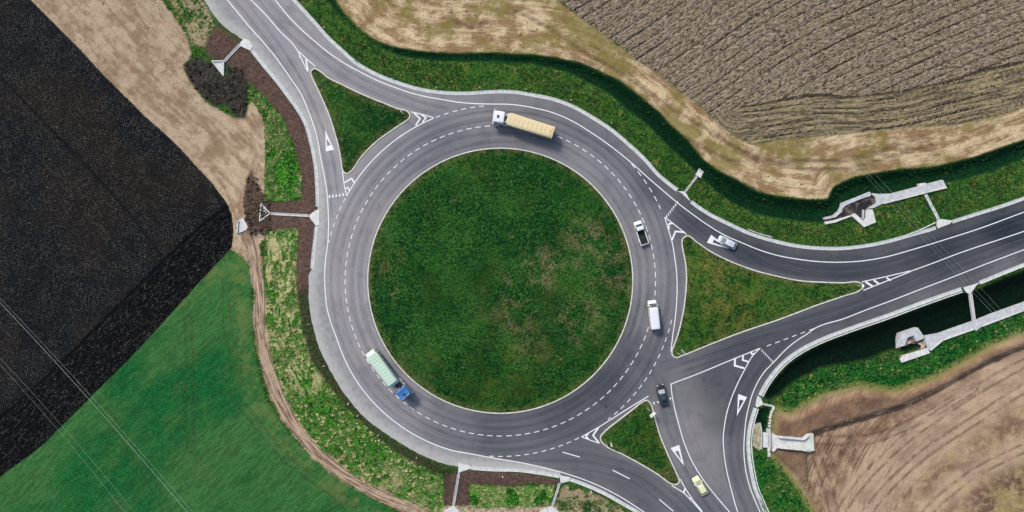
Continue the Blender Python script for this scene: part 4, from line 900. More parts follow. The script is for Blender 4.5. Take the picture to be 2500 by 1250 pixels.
# culvert passing under the haul road
o_ = W(1925,1078); t = empty('culvert', (o_[0], o_[1], 0), label='white boxy culvert between two mounds of brown soil, lower right', cat='culvert')
slab('end_slab', [(1862,1056),(1873.6,1056),(1873.6,1092),(1862,1091)], CONC, t, 1.2, .5, org=o_, level=True)
slab('sill', [(1871,1046.5),(1881,1046.5),(1882,1094),(1874,1094)], GREYC, t, 1.2, .3, org=o_, level=True)
slab('channel', [(1884,1056),(1895,1063),(1956,1068.8),(1956,1094.4),(1893.6,1088),(1884.8,1100)], CONC, t, 1.2, .2, org=o_, level=True)
slab('apron', [(1956,1068.8),(1970.4,1058.4),(1983,1057.6),(1985.6,1098.4),(1973.6,1100.8),(1956,1094.4)], KERB, t, 1.2, .25, org=o_, level=True)
for a_, b_ in (((1895,1063),(1956,1068.8)), ((1893.6,1088),(1956,1094.4)), ((1956,1068.8),(1970,1058.4)), ((1956,1094.4),(1973,1101)), ((1984,1056),(1895,1063)), ((1884.5,1100),(1893.6,1088))):
    if a_[0] == 1984: continue
    wall_bar('side_wall', a_, b_, .3, 1.1, CONC, t, o_)
tag(slab('concrete_pad', [(1840,1036),(1857,1034),(1859,1096),(1853,1100),(1838,1088)], SOILP if False else (lambda t: t.out(t.mix(t.rmp(t.noise(.9, 4, .7), .4, .6), alb(150,140,110), alb(196,186,158)), .95, .1))(NT('sandy_concrete')), None, .5, .1), 'sandy coloured pad between the gutter and the white culvert', 'pad')
wb = W(1858.5,1066); tp = empty('stop_log', (wb[0], wb[1], 0), label='narrow grey rail standing on the right edge of the sandy pad', cat='rail')
wall_bar('rail', (1858.5,1034), (1858.5,1096), .18, .4, GREYC, tp, wb)
pd = [(1889,996),(1887.5,1001),(1884,1007),(1882.5,1014),(1881,1020),(1881,1027),(1879.5,1034),(1879.5,1041)]
for i, p in enumerate(pd):
    x, y = W(*p); z = float(gz(x, y)[0]); b = MB(); b.box(-.28, .28, -.3, .3, -.2, .22, (.7, .8)); o = b.build('stone', KERB); bevel(o, .07, 2)
    o.location = (x, y, z + .1); o.rotation_euler = (.1 * math.sin(i), .1, i * 1.3); tag(o, 'pale stone in the row below the small lower right chute', 'stone', 'stones in a row beside the white culvert')
for i, p in enumerate([(1877,1098),(1878,1110)]):
    x, y = W(*p); z = float(gz(x, y)[0]); b = MB(); b.box(-.3, .3, -.5, .5, -.2, .25, (.9, .9)); o = b.build('concrete_block', KERB); bevel(o, .05, 2)
    o.location = (x, y, z + .12); o.rotation_euler = (0, 0, .05 * i); tag(o, ('upper' if i == 0 else 'lower') + ' one of two pale blocks below the white culvert', 'block')

# ------------------------------------------------------------------ vehicles
def paint(name, c, rough=.35, coat=.5, dirt=.15, metal=0.0):
    t = NT(name); n = t.noise(2.2, 4, .7, t.obj()); n2 = t.noise(14, 2, .6, t.obj())
    col = t.mix(t.rmp(n, .45, .7, 0, dirt), c + (1,), tuple(v * .55 + .06 for v in c) + (1,))
    t.b.inputs['Coat Roughness'].default_value = .1
    return t.out(col, t.rmp(n2, .3, .7, rough * .9, rough * 1.2), .5, metal, coat)
WHITE = paint('white_paint', (.60, .61, .62), dirt=.10); SILVER = paint('silver_paint', (.44, .48, .52), .3, .6, .1, .1)
BLACKP = paint('black_paint', (.004, .012, .018), .25, .35, .04); CREAM = paint('cream_paint', (.60, .60, .36), dirt=.1); BLUE = paint('blue_paint', (.035, .15, .38), dirt=.2)
YELT = paint('yellow_tarpaulin', (.56, .45, .25), .7, 0, .38); YELB = paint('yellow_body', (.56, .49, .30), .5, .1, .2)
GRNT = paint('mint_tarpaulin', (.38, .50, .39), .7, 0, .32); GRNB = paint('mint_body', (.44, .54, .44), .5, .1, .25)
GLASS = paint('window_glass', (.025, .045, .055), .06, 1.0, 0); TRIM = paint('black_trim', (.02, .02, .022), .6, 0, .2); TYRE = paint('tyre_rubber', (.018, .018, .018), .85, 0, .3)
RIM = paint('rim_metal', (.45, .45, .46), .35, 0, .2, .8); CHAS = paint('chassis_steel', (.10, .085, .08), .7, 0, .5, .2); ALU = paint('aluminium', (.5, .5, .5), .4, 0, .3, .7)
LAMP = paint('lamp_lens', (.75, .77, .78), .12, .5, 0); TAIL = paint('tail_lens', (.45, .02, .02), .2, .5, 0); BEDL = paint('bed_liner', (.006, .008, .008), .85, 0, .5)
PLATE = paint('plate', (.7, .7, .68), .5, 0, .1)

def loft(sts, name, mat, parent, sub=1):
    """sts: list of (x, half profile [(y,z)...] from bottom centre round to top centre)"""
    mb = MB(); v = []; k = None
    for x, pr in sts:
        ring = [(x, y, z) for y, z in pr] + [(x, -y, z) for y, z in pr[::-1] if y > 1e-4]
        k = len(ring); v += ring
    f = []
    for i in range(len(sts) - 1):
        for j in range(k): f.append((i * k + j, i * k + (j + 1) % k, (i + 1) * k + (j + 1) % k, (i + 1) * k + j))
    f += [tuple(range(k)), tuple((len(sts) - 1) * k + j for j in range(k))[::-1]]
    mb.add(v, f); o = mb.build(name, mat, parent, True)
    if sub: m = o.modifiers.new('sub', 'SUBSURF'); m.levels = sub; m.render_levels = sub
    return o
def panel(name, q, mat, parent, t0=(.08, .92), s0=(.08, .92), off=.012):
    """thin pane lying on the quad q (a,b,c,d), inset by fractions, slightly proud"""
    a, b, c, d = [Vector(p) for p in q]; n = (b - a).cross(d - a).normalized()
    def P(s, t): return a * (1 - s) * (1 - t) + b * s * (1 - t) + c * s * t + d * (1 - s) * t
    r = [P(s0[0], t0[0]), P(s0[1], t0[0]), P(s0[1], t0[1]), P(s0[0], t0[1])]
    mb = MB(); mb.add([p + n * off for p in r] + [p - n * .02 for p in r], [(0, 1, 2, 3), (7, 6, 5, 4), (0, 4, 5, 1), (1, 5, 6, 2), (2, 6, 7, 3), (3, 7, 4, 0)])
    return mb.build(name, mat, parent)
def wheel(parent, x, y, r=.33, wd=.22, name='wheel'):
    w_ = empty(name, (x, y, r)); w_.parent = parent; sgn = 1 if y > 0 else -1
    t = MB(); t.cyl((0, 0, 0), r, wd, n=24).build('tyre', TYRE, w_, False)
    b = MB(); b.cyl((0, sgn * .012, 0), r * .62, wd + .01, n=20); b.cyl((0, sgn * (wd / 2 + .02), 0), r * .18, .04, n=10)
    for i in range(5):
        a = i * 2 * math.pi / 5; b.bar((r * .15 * math.cos(a), sgn * (wd / 2 + .012), r * .15 * math.sin(a)), (r * .58 * math.cos(a), sgn * (wd / 2 + .012), r * .58 * math.sin(a)), .02)
    b.build('rim', RIM, w_); return w_
def place(px, py, hx, hy, name, label, cat):
    x, y = W(px, py); return empty(name, (x, y, .006), math.atan2(-hy, hx), label, cat)
SKYG = paint('painted_sky_windscreen', (.20, .22, .23), .25, 1.0, 0)  # pale base colour imitates bright sky reflected in the glass
SKYG.node_tree.nodes['Principled BSDF'].inputs['Specular IOR Level'].default_value = 1.0
def quad_cabin(parent, mat, L, Wd, belt, Ht, xb, xr, wb, wr, glass=('f', 'r', 's'), side_split=(.5,), roofmat=None, fr=.10):
    """greenhouse: base from xb[0](rear) to xb[1](front), roof xr; half widths wb (belt) and wr (roof)"""
    x0, x1 = xb; r0, r1 = xr
    B = [(x0, wb, belt), (x1, wb, belt), (x1, -wb, belt), (x0, -wb, belt)]; T = [(r0, wr, Ht), (r1, wr, Ht), (r1, -wr, Ht), (r0, -wr, Ht)]
    mb = MB(); mb.add(B + T + [((r0 + r1) / 2, 0, Ht + .035)], [(3, 2, 1, 0), (0, 1, 5, 4), (1, 2, 6, 5), (2, 3, 7, 6), (3, 0, 4, 7), (4, 5, 8), (5, 6, 8), (6, 7, 8), (7, 4, 8)])
    o = mb.build('cabin', mat, parent); bevel(o, .06, 3)
    V = lambda p: Vector(p)
    if 'f' in glass: panel('windscreen', (B[2], B[1], T[1], T[2]), GLASS, parent, (.10, .90), (.07, .93))
    if 'r' in glass: panel('rear_window', (B[0], B[3], T[3], T[0]), GLASS, parent, (.18, .86), (.09, .91))
    if 's' in glass:
        cuts = [0.06] + list(side_split) + [.94]
        for i in range(len(cuts) - 1):
            s0 = (cuts[i] + (.02 if i else 0), cuts[i + 1] - (.02 if i + 2 < len(cuts) else 0))
            panel('side_window', (B[1], B[0], T[0], T[1]), GLASS, parent, (.12, .86), (1 - s0[1], 1 - s0[0]))
            panel('side_window', (B[3], B[2], T[2], T[3]), GLASS, parent, (.12, .86), s0)
def car(root, L, Wd, Ht, mat, hood=.30, tail=.06, belt=.60, ch=.88, nose=.42, roof=(-.36, .12), base=(-.44, .27), glass=('f', 'r', 's'), split=(.5,), roofmat=None, wheelbase=.30, r=.33, roofdark=False):
    h = Wd / 2; b = Ht * belt
    def pr(w_, zt, zb=.22, crown=.03): return [(0, zb), (w_ * .86, zb), (w_ * .97, zb + .10), (w_, (zb + zt) * .5), (w_ * .985, zt - .12), (w_ * .90, zt - .02), (w_ * .6, zt + crown * .7), (0, zt + crown)]
    hz = Ht * nose * 1.18
    sts = [(-L * .5, pr(h * .80, b * .80, .34)), (-L * .488, pr(h * .90, b * .93, .27)), (-L * .46, pr(h * .96, b, .23)), (-L * .38, pr(h, b)), (-L * .1, pr(h, b)), (L * .15, pr(h, b * .99)), (L * .24, pr(h * .995, b * .98)),
           (L * .30, pr(h * .99, b * .94)), (L * .40, pr(h * .965, hz * .99)), (L * .455, pr(h * .92, hz * .92, .24)), (L * .487, pr(h * .80, hz * .78, .28)), (L * .5, pr(h * .62, hz * .66, .34))]
    loft(sts, 'body', mat, root, 2)
    quad_cabin(root, mat, L, Wd, b - .03, Ht, (L * base[0], L * base[1]), (L * roof[0], L * roof[1]), h * .90, h * .70, glass, split)
    for sx in (-1, 1):
        for sy in (-1, 1): wheel(root, sx * L * wheelbase + (.04 * L if sx > 0 else -.0), sy * (h - .09), r)
    for sy in (-1, 1):
        m = MB(); m.box(L * .455, L * .487, sy * h * .62 - .17, sy * h * .62 + .17, hz * .66, hz * .92, (.55, .85)); o = m.build('headlight', LAMP, root); bevel(o, .03, 2)
        m = MB(); m.box(-L * .497, -L * .475, sy * h * .74 - .11, sy * h * .74 + .11, b * .66, b * .92); o = m.build('tail_light', TAIL, root); bevel(o, .02, 2)
        m = MB(); m.box(L * base[1] - .34, L * base[1] - .16, sy * (h + .07) - .10, sy * (h + .07) + .10, b + .0, b + .15, (.8, .9)); o = m.build('mirror', mat, root); bevel(o, .03, 2)
    m = MB(); m.box(L * .488, L * .505, -h * .42, h * .42, .38, .52); m.build('grille', TRIM, root)
    m = MB(); m.box(-L * .507, -L * .495, -.26, .26, .48, .60); m.build('number_plate', PLATE, root)
    m = MB(); m.box(L * base[1] - .02, L * base[1] + .10, -h * .72, h * .72, b - .012, b + .016); m.build('wiper_cowl', TRIM, root)
    for sy in (-1, 1):
        for q0 in (-L * .16, L * .06): m = MB(); m.box(q0, q0 + .2, sy * (h + .003) - .012, sy * (h + .003) + .012, b * .82, b * .86); m.build('door_handle', mat, root)

r_ = place(1773, 592, -.902, -.433, 'hatchback', 'silver white hatchback driving over the painted triangle, right hand entry', 'car')
car(r_, 4.3, 1.74, 1.5, SILVER, roof=(-.34, .10), base=(-.46, .30))
r_ = place(1707, 1183.5, -.52, -.854, 'hatchback', 'pale yellow hatchback on the lower entry road', 'car')
car(r_, 4.5, 1.78, 1.46, CREAM, roof=(-.32, .08), base=(-.45, .25))
r_ = place(1615, 963, -.223, -.975, 'hatchback', 'black hatchback waiting at the give way teeth', 'car')
car(r_, 4.7, 1.86, 1.55, BLACKP, roof=(-.36, .08), base=(-.46, .29), split=(.36, .66))
[ch for ch in r_.children if ch.name.startswith('windscreen')][0].data.materials[0] = SKYG
m = MB(); m.box(-.9, .1, -.42, .42, 1.565, 1.59, (.96, .94)); m.build('sunroof', GLASS, r_)
# van
r_ = place(1593, 767, -.106, -.994, 'van', 'long white van on the right side of the roundabout', 'van')
L, Wd, Ht = 6.3, 2.0, 2.4
def prv(w_, zt, zb=.25): return [(0, zb), (w_ * .9, zb), (w_ * .985, zb + .12), (w_, 1.1), (w_ * .97, zt - .30), (w_ * .93, zt - .07), (w_ * .80, zt), (0, zt + .03)]
loft([(-L * .5, prv(.92, Ht * .97, .32)), (-L * .492, prv(.97, Ht * .99)), (-L * .46, prv(1, Ht)), (0, prv(1, Ht)), (L * .22, prv(1, Ht)), (L * .245, prv(.995, Ht * .985)), (L * .255, prv(.99, Ht * .965))], 'body', WHITE, r_, 1)
def prn(w_, zt, zb=.25): return [(0, zb), (w_ * .9, zb), (w_ * .985, zb + .12), (w_, zb + .4), (w_ * .985, zt * .72 + zb * .28), (w_ * .93, zt - .04), (w_ * .75, zt), (0, zt + .04)]
loft([(L * .24, prn(.995, 1.46)), (L * .30, prn(.995, 1.45)), (L * .40, prn(.99, 1.38)), (L * .46, prn(.95, 1.18)), (L * .492, prn(.84, .98, .3)), (L * .5, prn(.7, .86, .36))], 'hood', WHITE, r_, 1)
B = [(L * .23, .93, 1.42), (L * .40, .93, 1.42), (L * .40, -.93, 1.42), (L * .23, -.93, 1.42)]; T = [(L * .23, .80, 2.36), (L * .255, .80, 2.37), (L * .255, -.80, 2.37), (L * .23, -.80, 2.36)]
m = MB(); m.add(B + T, [(3, 2, 1, 0), (4, 5, 6, 7), (0, 1, 5, 4), (1, 2, 6, 5), (2, 3, 7, 6), (3, 0, 4, 7)]); bevel(m.build('cab_front', WHITE, r_), .05, 3)
panel('windscreen', (B[2], B[1], T[1], T[2]), GLASS, r_, (.06, .93), (.05, .95)); panel('side_window', (B[1], (L * .12, .99, 1.42), (L * .12, .90, 2.2), T[1]), GLASS, r_, (.1, .8), (.2, .95)); panel('side_window', ((L * .12, -.99, 1.42), B[2], T[2], (L * .12, -.90, 2.2)), GLASS, r_, (.1, .8), (.05, .8))
for sx in (-1, 1):
    for sy in (-1, 1): wheel(r_, sx * 1.95, sy * .9, .35)
for sy in (-1, 1):
    m = MB(); m.box(L * .30, L * .33, sy * 1.14 - .1, sy * 1.14 + .1, 1.35, 1.65); bevel(m.build('mirror', WHITE, r_), .03, 2)
    m = MB(); m.box(L * .462, L * .492, sy * .70 - .14, sy * .70 + .14, .82, 1.02, (.6, .9)); bevel(m.build('headlight', LAMP, r_), .02, 2)
    m = MB(); m.box(-L * .506, -L * .49, sy * .86 - .06, sy * .86 + .06, 1.0, 1.6); m.build('tail_light', TAIL, r_)
for i in range(5): m = MB(); m.box(-2.8 + i * .85, -2.76 + i * .85, -.76, .76, Ht + .015, Ht + .045); m.build('roof_rib', WHITE, r_)
m = MB(); m.box(-L * .507, -L * .495, -.012, .012, .5, 2.2); m.build('door_seam', TRIM, r_)
# pickup
r_ = place(1563.5, 569, -.32, -.947, 'pickup', 'white pickup with an empty black bed, on the inner lane', 'pickup')
L, Wd = 5.45, 1.92; h = Wd / 2
def prp(w_, zt, zb=.32): return [(0, zb), (w_ * .88, zb), (w_ * .98, zb + .10), (w_, (zb + zt) / 2), (w_ * .985, zt - .1), (w_ * .93, zt), (w_ * .6, zt + .03), (0, zt + .04)]
loft([(L * .09, prp(h, .98)), (L * .14, prp(h, 1.0)), (L * .30, prp(h, 1.0)), (L * .40, prp(h * .98, .97)), (L * .465, prp(h * .93, .88)), (L * .492, prp(h * .80, .76, .38)), (L * .5, prp(h * .64, .66, .42))], 'body', WHITE, r_, 2)
quad_cabin(r_, WHITE, L, Wd, .97, 1.72, (L * .10, L * .375), (L * .115, L * .255), h * .93, h * .80, ('f', 'r', 's'), ())
zb_, zt_ = .45, 1.02
m = MB(); m.box(-L * .49, L * .09, -h, -h + .16, zb_, zt_); bevel(m.build('bed_side', WHITE, r_), .03, 2); m = MB(); m.box(-L * .49, L * .09, h - .16, h, zb_, zt_); bevel(m.build('bed_side', WHITE, r_), .03, 2)
m = MB(); m.box(-L * .5, -L * .5 + .11, -h + .02, h - .02, zb_ + .05, zt_ - .01); bevel(m.build('tailgate', WHITE, r_), .02, 2)
m = MB(); m.box(-L * .48, L * .085, -h + .15, h - .15, .44, .54); m.box(L * .065, L * .088, -h + .15, h - .15, .44, 1.0)
for i in range(7): m.box(-L * .47, L * .06, -.66 + i * .2, -.60 + i * .2, .535, .56)
m.build('bed_floor', BEDL, r_)
for sx in (-1, 1):
    for sy in (-1, 1): wheel(r_, sx * 1.62 + (.12 if sx > 0 else .05), sy * (h - .08), .37, .24)
    m = MB(); m.box(-1.62 - .42, -1.62 + .48, sx * (h + .015) - .05, sx * (h + .015) + .05, .62, .80, (.7, 1)); bevel(m.build('wheel_arch', WHITE, r_), .03, 2)
for sy in (-1, 1):
    m = MB(); m.box(L * .24, L * .27, sy * (h + .13) - .1, sy * (h + .13) + .1, 1.02, 1.22); bevel(m.build('mirror', WHITE, r_), .03, 2)
    m = MB(); m.box(L * .455, L * .488, sy * h * .66 - .14, sy * h * .66 + .14, .64, .82, (.6, .9)); bevel(m.build('headlight', LAMP, r_), .02, 2)
    m = MB(); m.box(-L * .503, -L * .49, sy * (h - .09) - .06, sy * (h - .09) + .06, .65, .95); m.build('tail_light', TAIL, r_)
m = MB(); m.box(L * .49, L * .505, -h * .45, h * .45, .48, .68); m.build('grille', TRIM, r_)
# lorries
def cab(root, mat, cx, deflector=True, yaw=0, hatch=TRIM):
    c = empty('cab', (cx, 0, 0), yaw); c.parent = root; c.scale = (1.10, 1.07, 1.0)
    m = MB(); v = []
    prof = [(-1.10, .85), (1.12, .85), (1.18, 1.5), (1.10, 1.9), (.92, 2.95), (.70, 3.12), (-1.0, 3.18), (-1.10, 3.05)]
    for s in (-1, 1): v += [(x, s * (1.22 if z < 2 else 1.22 - (z - 2) * .09), z) for x, z in prof]
    n = len(prof); m.add(v, [tuple(range(n)), tuple(range(n, 2 * n))[::-1]] + [(i, n + i, n + (i + 1) % n, (i + 1) % n) for i in range(n)])
    bevel(m.build('shell', mat, c), .09, 3)
    q = [(1.10, -1.2, 1.9), (1.10, 1.2, 1.9), (.92, 1.14, 2.95), (.92, -1.14, 2.95)]; panel('windscreen', q, GLASS, c, (.05, .85), (.06, .94), .03)
    for s in (-1, 1):
        q = [(.95, s * 1.235, 1.85), (.1, s * 1.235, 1.85), (.1, s * 1.17, 2.7), (.85, s * 1.17, 2.7)]
        if s < 0: q = [q[1], q[0], q[3], q[2]]
        panel('side_window', q, GLASS, c, (.05, .95), (.05, .95), .02)
        m = MB(); m.box(.95, 1.10, s * 1.45 - .13, s * 1.45 + .13, 1.9, 2.6); m.bar((1.0, s * 1.18, 2.62), (1.0, s * 1.5, 2.62), .03); bevel(m.build('mirror', mat if s < 0 else mat, c), .03, 2)
        m = MB(); m.box(1.12, 1.22, s * .90 - .2, s * .90 + .2, .95, 1.2); bevel(m.build('headlight', LAMP, c), .03, 2)
    m = MB(); m.box(-.1, .38, -.30, .30, 3.12, 3.22); bevel(m.build('roof_hatch', hatch, c), .04, 2)
    m = MB(); m.box(1.05, 1.26, -1.22, 1.22, .42, .88, (.8, 1)); bevel(m.build('bumper', mat, c), .05, 2)
    m = MB(); m.box(.80, 1.14, -1.1, 1.1, 2.98, 3.08, (.9, .97)); bevel(m.build('sun_visor', TRIM if mat is BLUE else mat, c), .03, 2)
    for y in (-.75, -.35, .35, .75): m = MB(); m.box(.66, .78, y - .06, y + .06, 3.10, 3.20); m.build('marker_lamp', LAMP, c)
    if deflector:
        m = MB(); m.add([(-.25, -1.0, 3.16), (-.25, 1.0, 3.16), (-1.06, 1.08, 3.16), (-1.06, -1.08, 3.16), (-.98, 1.02, 3.62), (-.98, -1.02, 3.62)], [(0, 3, 2, 1), (0, 1, 4, 5), (1, 2, 4), (3, 0, 5), (2, 3, 5, 4)]); bevel(m.build('air_deflector', mat, c), .05, 2)
    return c
def tractor_frame(root, x0, x1, axles, yaw=0, parent=None):
    m = MB()
    for s in (-1, 1): m.box(x0, x1, s * .42 - .05, s * .42 + .05, .72, .98)
    for i in range(5): x = x0 + .3 + (x1 - x0 - .6) * i / 4; m.box(x - .05, x + .05, -.42, .42, .78, .92)
    m.build('chassis', CHAS, root)
    for ax_, dual in axles:
        for s in (-1, 1): wheel(root, ax_, s * 1.02, .50, .30 if not dual else .52)
        m = MB(); m.bar((ax_, -1, .5), (ax_, 1, .5), .07); m.build('axle', CHAS, root)
# yellow tipper
r_ = place(1218.5, 291.5, -.99, -.135, 'tipper_truck', 'yellow covered tipper lorry with a white cab, top of the roundabout', 'truck')
cab(r_, WHITE, 0, deflector=False)
tractor_frame(r_, -4.6, .9, [(.35, False), (-2.9, True)])
for s in (-1, 1):
    m = MB(); m.cyl((-1.95, s * .98, .75), .28, 1.1, 'x', 16); m.build('fuel_tank', ALU, r_)
    m = MB(); m.box(-3.55, -2.25, s * 1.02 - .3, s * 1.02 + .3, 1.06, 1.12); bevel(m.build('mudguard', TRIM, r_), .03, 2)
m = MB(); m.box(-1.75, -1.25, -.9, -.35, 1.0, 1.9); m.box(-1.7, -1.3, .2, .9, 1.0, 1.6); bevel(m.build('battery_box', ALU, r_), .04, 2)
m = MB(); m.cyl((-1.45, .95, 1.9), .09, 2.0, 'z', 12); m.build('exhaust_stack', ALU, r_)
def world_of(px, py): return W(px, py)
yaw_c = math.atan2(.135, -.99)
def semi(root, lx, ly, dyaw, L, Wd, z0, z1, tarp, body, ribs, nose=False):
    t = empty('trailer', (lx, ly, 0), dyaw); t.parent = root
    m = MB(); m.box(-L / 2, L / 2, -Wd / 2, Wd / 2, z0, z1 - .04, (1.0, 1.0)); bevel(m.build('body', body, t), .04, 2)
    m = MB(); n = 60; v = []
    for i in range(n + 1):
        x = -L / 2 + .06 + (L - .12) * i / n; sag = -.07 * abs(math.sin(i * math.pi / 6)) + .012 * math.sin(i * 1.7)
        for j in range(9):
            y = -Wd / 2 + .03 + (Wd - .06) * j / 8; v.append((x, y, z1 + .10 * (1 - (2 * j / 8 - 1) ** 2) + sag * (1 - abs(2 * j / 8 - 1))))
    f = [(i * 9 + j, (i + 1) * 9 + j, (i + 1) * 9 + j + 1, i * 9 + j + 1) for i in range(n) for j in range(8)]
    m.add(v, f); o = m.build('tarpaulin', tarp, t, True); md = o.modifiers.new('s', 'SOLIDIFY'); md.thickness = .05
    for i in range(ribs):
        x = -L / 2 + .25 + (L - .5) * i / (ribs - 1)
        m = MB()
        for s in (-1, 1): m.box(x - .05, x + .05, s * (Wd / 2 + .03) - .035, s * (Wd / 2 + .03) + .035, z0, z1 - .1)
        m.build('side_rib', body, t)
    for s in (-1, 1):
        m = MB(); m.box(-L / 2, L / 2, s * (Wd / 2 + .01) - .06, s * (Wd / 2 + .01) + .06, z1 - .12, z1 + .02); bevel(m.build('top_rail', body, t), .02, 1)
        m = MB(); m.box(-L / 2 + .3, L / 2 - 1.2, s * .5 - .06, s * .5 + .06, z0 - .32, z0 - .002); m.build('frame_rail', CHAS, t)
        m = MB(); m.box(-L / 2 + .4, -L / 2 + 3.9, s * 1.02 - .27, s * 1.02 + .27, 1.05, 1.10); bevel(m.build('mudguard', TRIM, t), .02, 1)
    for x in (-L / 2 + .95, -L / 2 + 2.15, -L / 2 + 3.35):
        for s in (-1, 1): wheel(t, x, s * .98, .50, .42)
        m = MB(); m.bar((x, -.95, .5), (x, .95, .5), .07); m.build('axle', CHAS, t)
    m = MB(); m.box(-L / 2 - .32, -L / 2 - .2, -1.2, 1.2, .5, .66); m.bar((-L / 2 - .26, -.6, .6), (-L / 2 + .3, -.6, 1.0), .05); m.bar((-L / 2 - .26, .6, .6), (-L / 2 + .3, .6, 1.0), .05); bevel(m.build('rear_bumper', TRIM, t), .02, 1)
    for s in (-1, 1): m = MB(); m.box(-L / 2 - .345, -L / 2 - .322, s * .95 - .2, s * .95 + .2, .52, .64); m.build('tail_light', TAIL, t)
    return t
def local(px, py, opx, opy, yaw):
    (x, y), (ox, oy) = W(px, py), W(opx, opy); dx, dy = x - ox, y - oy; c, s = math.cos(-yaw), math.sin(-yaw); return dx * c - dy * s, dx * s + dy * c
lx, ly = local(1296, 313.5, 1218.5, 291.5, yaw_c); dy_ = math.atan2(.295, -.955) - yaw_c
t = semi(r_, lx, ly, dy_, 10.1, 2.46, 1.35, 3.35, YELT, YELB, 11)
m = MB(); m.box(-5.09, -4.98, -1.2, 1.2, 1.3, 3.42); bevel(m.build('tailgate', YELB, t), .03, 2)
m = MB(); m.box(-4.55, -4.47, -1.0, 1.0, 3.44, 3.50); bevel(m.build('tarp_roller', paint('amber_tube', (.75, .45, .10), .5, 0, .2), t), .02, 1)
m = MB(); m.box(5.02, 5.5, -1.18, 1.18, 2.35, 3.30, (.9, .95)); bevel(m.build('front_hood', YELB, t), .05, 2)
for y in (-.8, 0, .8): m = MB(); m.bar((5.5, y, 2.4), (5.35, y, 3.3), .04); m.build('ladder_rail', YELB, t)
# green tipper with blue cab
hx, hy = .68, .733; yaw_g = math.atan2(-hy, hx)
r_ = place(990.5, 954.5, hx, hy, 'tipper_truck', 'mint green tipper lorry with a blue cab, lower left of the roundabout', 'truck')
cab(r_, BLUE, 0, deflector=False, hatch=TRIM)
m = MB(); m.add([(-.35, -.95, 3.17), (-.35, .95, 3.17), (-1.06, 1.05, 3.17), (-1.06, -1.05, 3.17), (-1.0, 1.02, 3.42), (-1.0, -1.02, 3.42)], [(0, 3, 2, 1), (0, 1, 4, 5), (1, 2, 4), (3, 0, 5), (2, 3, 5, 4)]); m.build('air_deflector', BLUE, r_)
tractor_frame(r_, -4.2, .9, [(.35, False), (-2.5, True)])
for s in (-1, 1):
    m = MB(); m.cyl((-1.6, s * .98, .75), .3, .8, 'x', 16); m.build('fuel_tank', ALU, r_)
    m = MB(); m.box(-3.1, -1.95, s * 1.0 - .32, s * 1.0 + .32, 1.05, 1.13); bevel(m.build('mudguard', paint('dusty_plastic', (.30, .26, .24), .8, 0, .4), r_), .04, 2)
m = MB(); m.cyl((-2.6, 0, 1.08), .45, .12, 'z', 20); m.build('fifth_wheel', TRIM, r_)
m = MB(); m.box(-1.55, -1.2, -.7, -.1, 1.0, 1.5); m.box(-1.5, -1.2, .3, .8, 1.0, 1.35); bevel(m.build('air_tank', paint('dusty_metal', (.36, .32, .30), .6, 0, .4), r_), .04, 2)
yaw_t = math.atan2(-.80, .60); lx, ly = local(939.5, 896, 990.5, 954.5, yaw_g)
t = semi(r_, lx, ly, yaw_t - yaw_g, 7.7, 2.3, 1.3, 3.3, GRNT, GRNB, 8)
m = MB(); m.add([(3.86, -1.1, 1.5), (3.86, 1.1, 1.5), (3.86, 1.1, 3.1), (3.86, -1.1, 3.1), (4.5, -.9, 1.5), (4.5, .9, 1.5), (4.25, .9, 2.6), (4.25, -.9, 2.6)], [(0, 1, 2, 3), (4, 7, 6, 5), (0, 4, 5, 1), (3, 2, 6, 7), (0, 3, 7, 4), (1, 5, 6, 2)]); m.build('ram_housing', GRNB, t)
m = MB(); m.add([(-3.85, -1.1, 1.3), (-3.85, 1.1, 1.3), (-3.85, 1.1, 3.25), (-3.85, -1.1, 3.25), (-4.15, -1.08, 1.35), (-4.15, 1.08, 1.35), (-4.75, 1.08, 2.9), (-4.75, -1.08, 2.9)], [(3, 2, 1, 0), (4, 5, 6, 7), (0, 1, 5, 4), (2, 3, 7, 6), (3, 0, 4, 7), (1, 2, 6, 5)]); bevel(m.build('tailgate', GRNB, t), .03, 2)

# ------------------------------------------------------------------ delineators and signs
POSTW = paint('post_plastic', (.8, .8, .78), .5, 0, .05); RED = paint('red_reflector', (.6, .05, .03), .4, 0, 0)
posts = [((791,69),'upper left exit, next to the road edge'), ((866,147),'upper left exit bend'), ((959,192),'grass below the long ditch, third from the top left'), ((1065,215),'top verge, left of the yellow lorry'), ((1173,216),'top verge, straight above the dashed merge line'), ((1284,218),'top verge, straight above the yellow lorry'), ((1394,246),'top verge, right of the yellow lorry'), ((1493,301),'upper right verge above the curve'), ((1654,461),'upper right verge beside the slanted drain inlet'),
         ((755,792),'gravel shoulder on the left, topmost there'), ((792.5,894),'gravel shoulder left of the mint lorry'), ((851,984),'gravel shoulder, lower left curve'), ((874,1015),'lower left curve, close to its neighbour'), ((924.6,1061),'lower left embankment edge below the blue cab'), ((1016.7,1117),'bottom left end of the gravel shoulder'), ((1227,1163),'brown strip between the two bottom chutes'), ((1442,1199),'grass right of the bottom chutes')]
base_post = None
def top_px(p, z):       # ground pixel seen under a thing of height z is taken from its foot
    return W(*p)
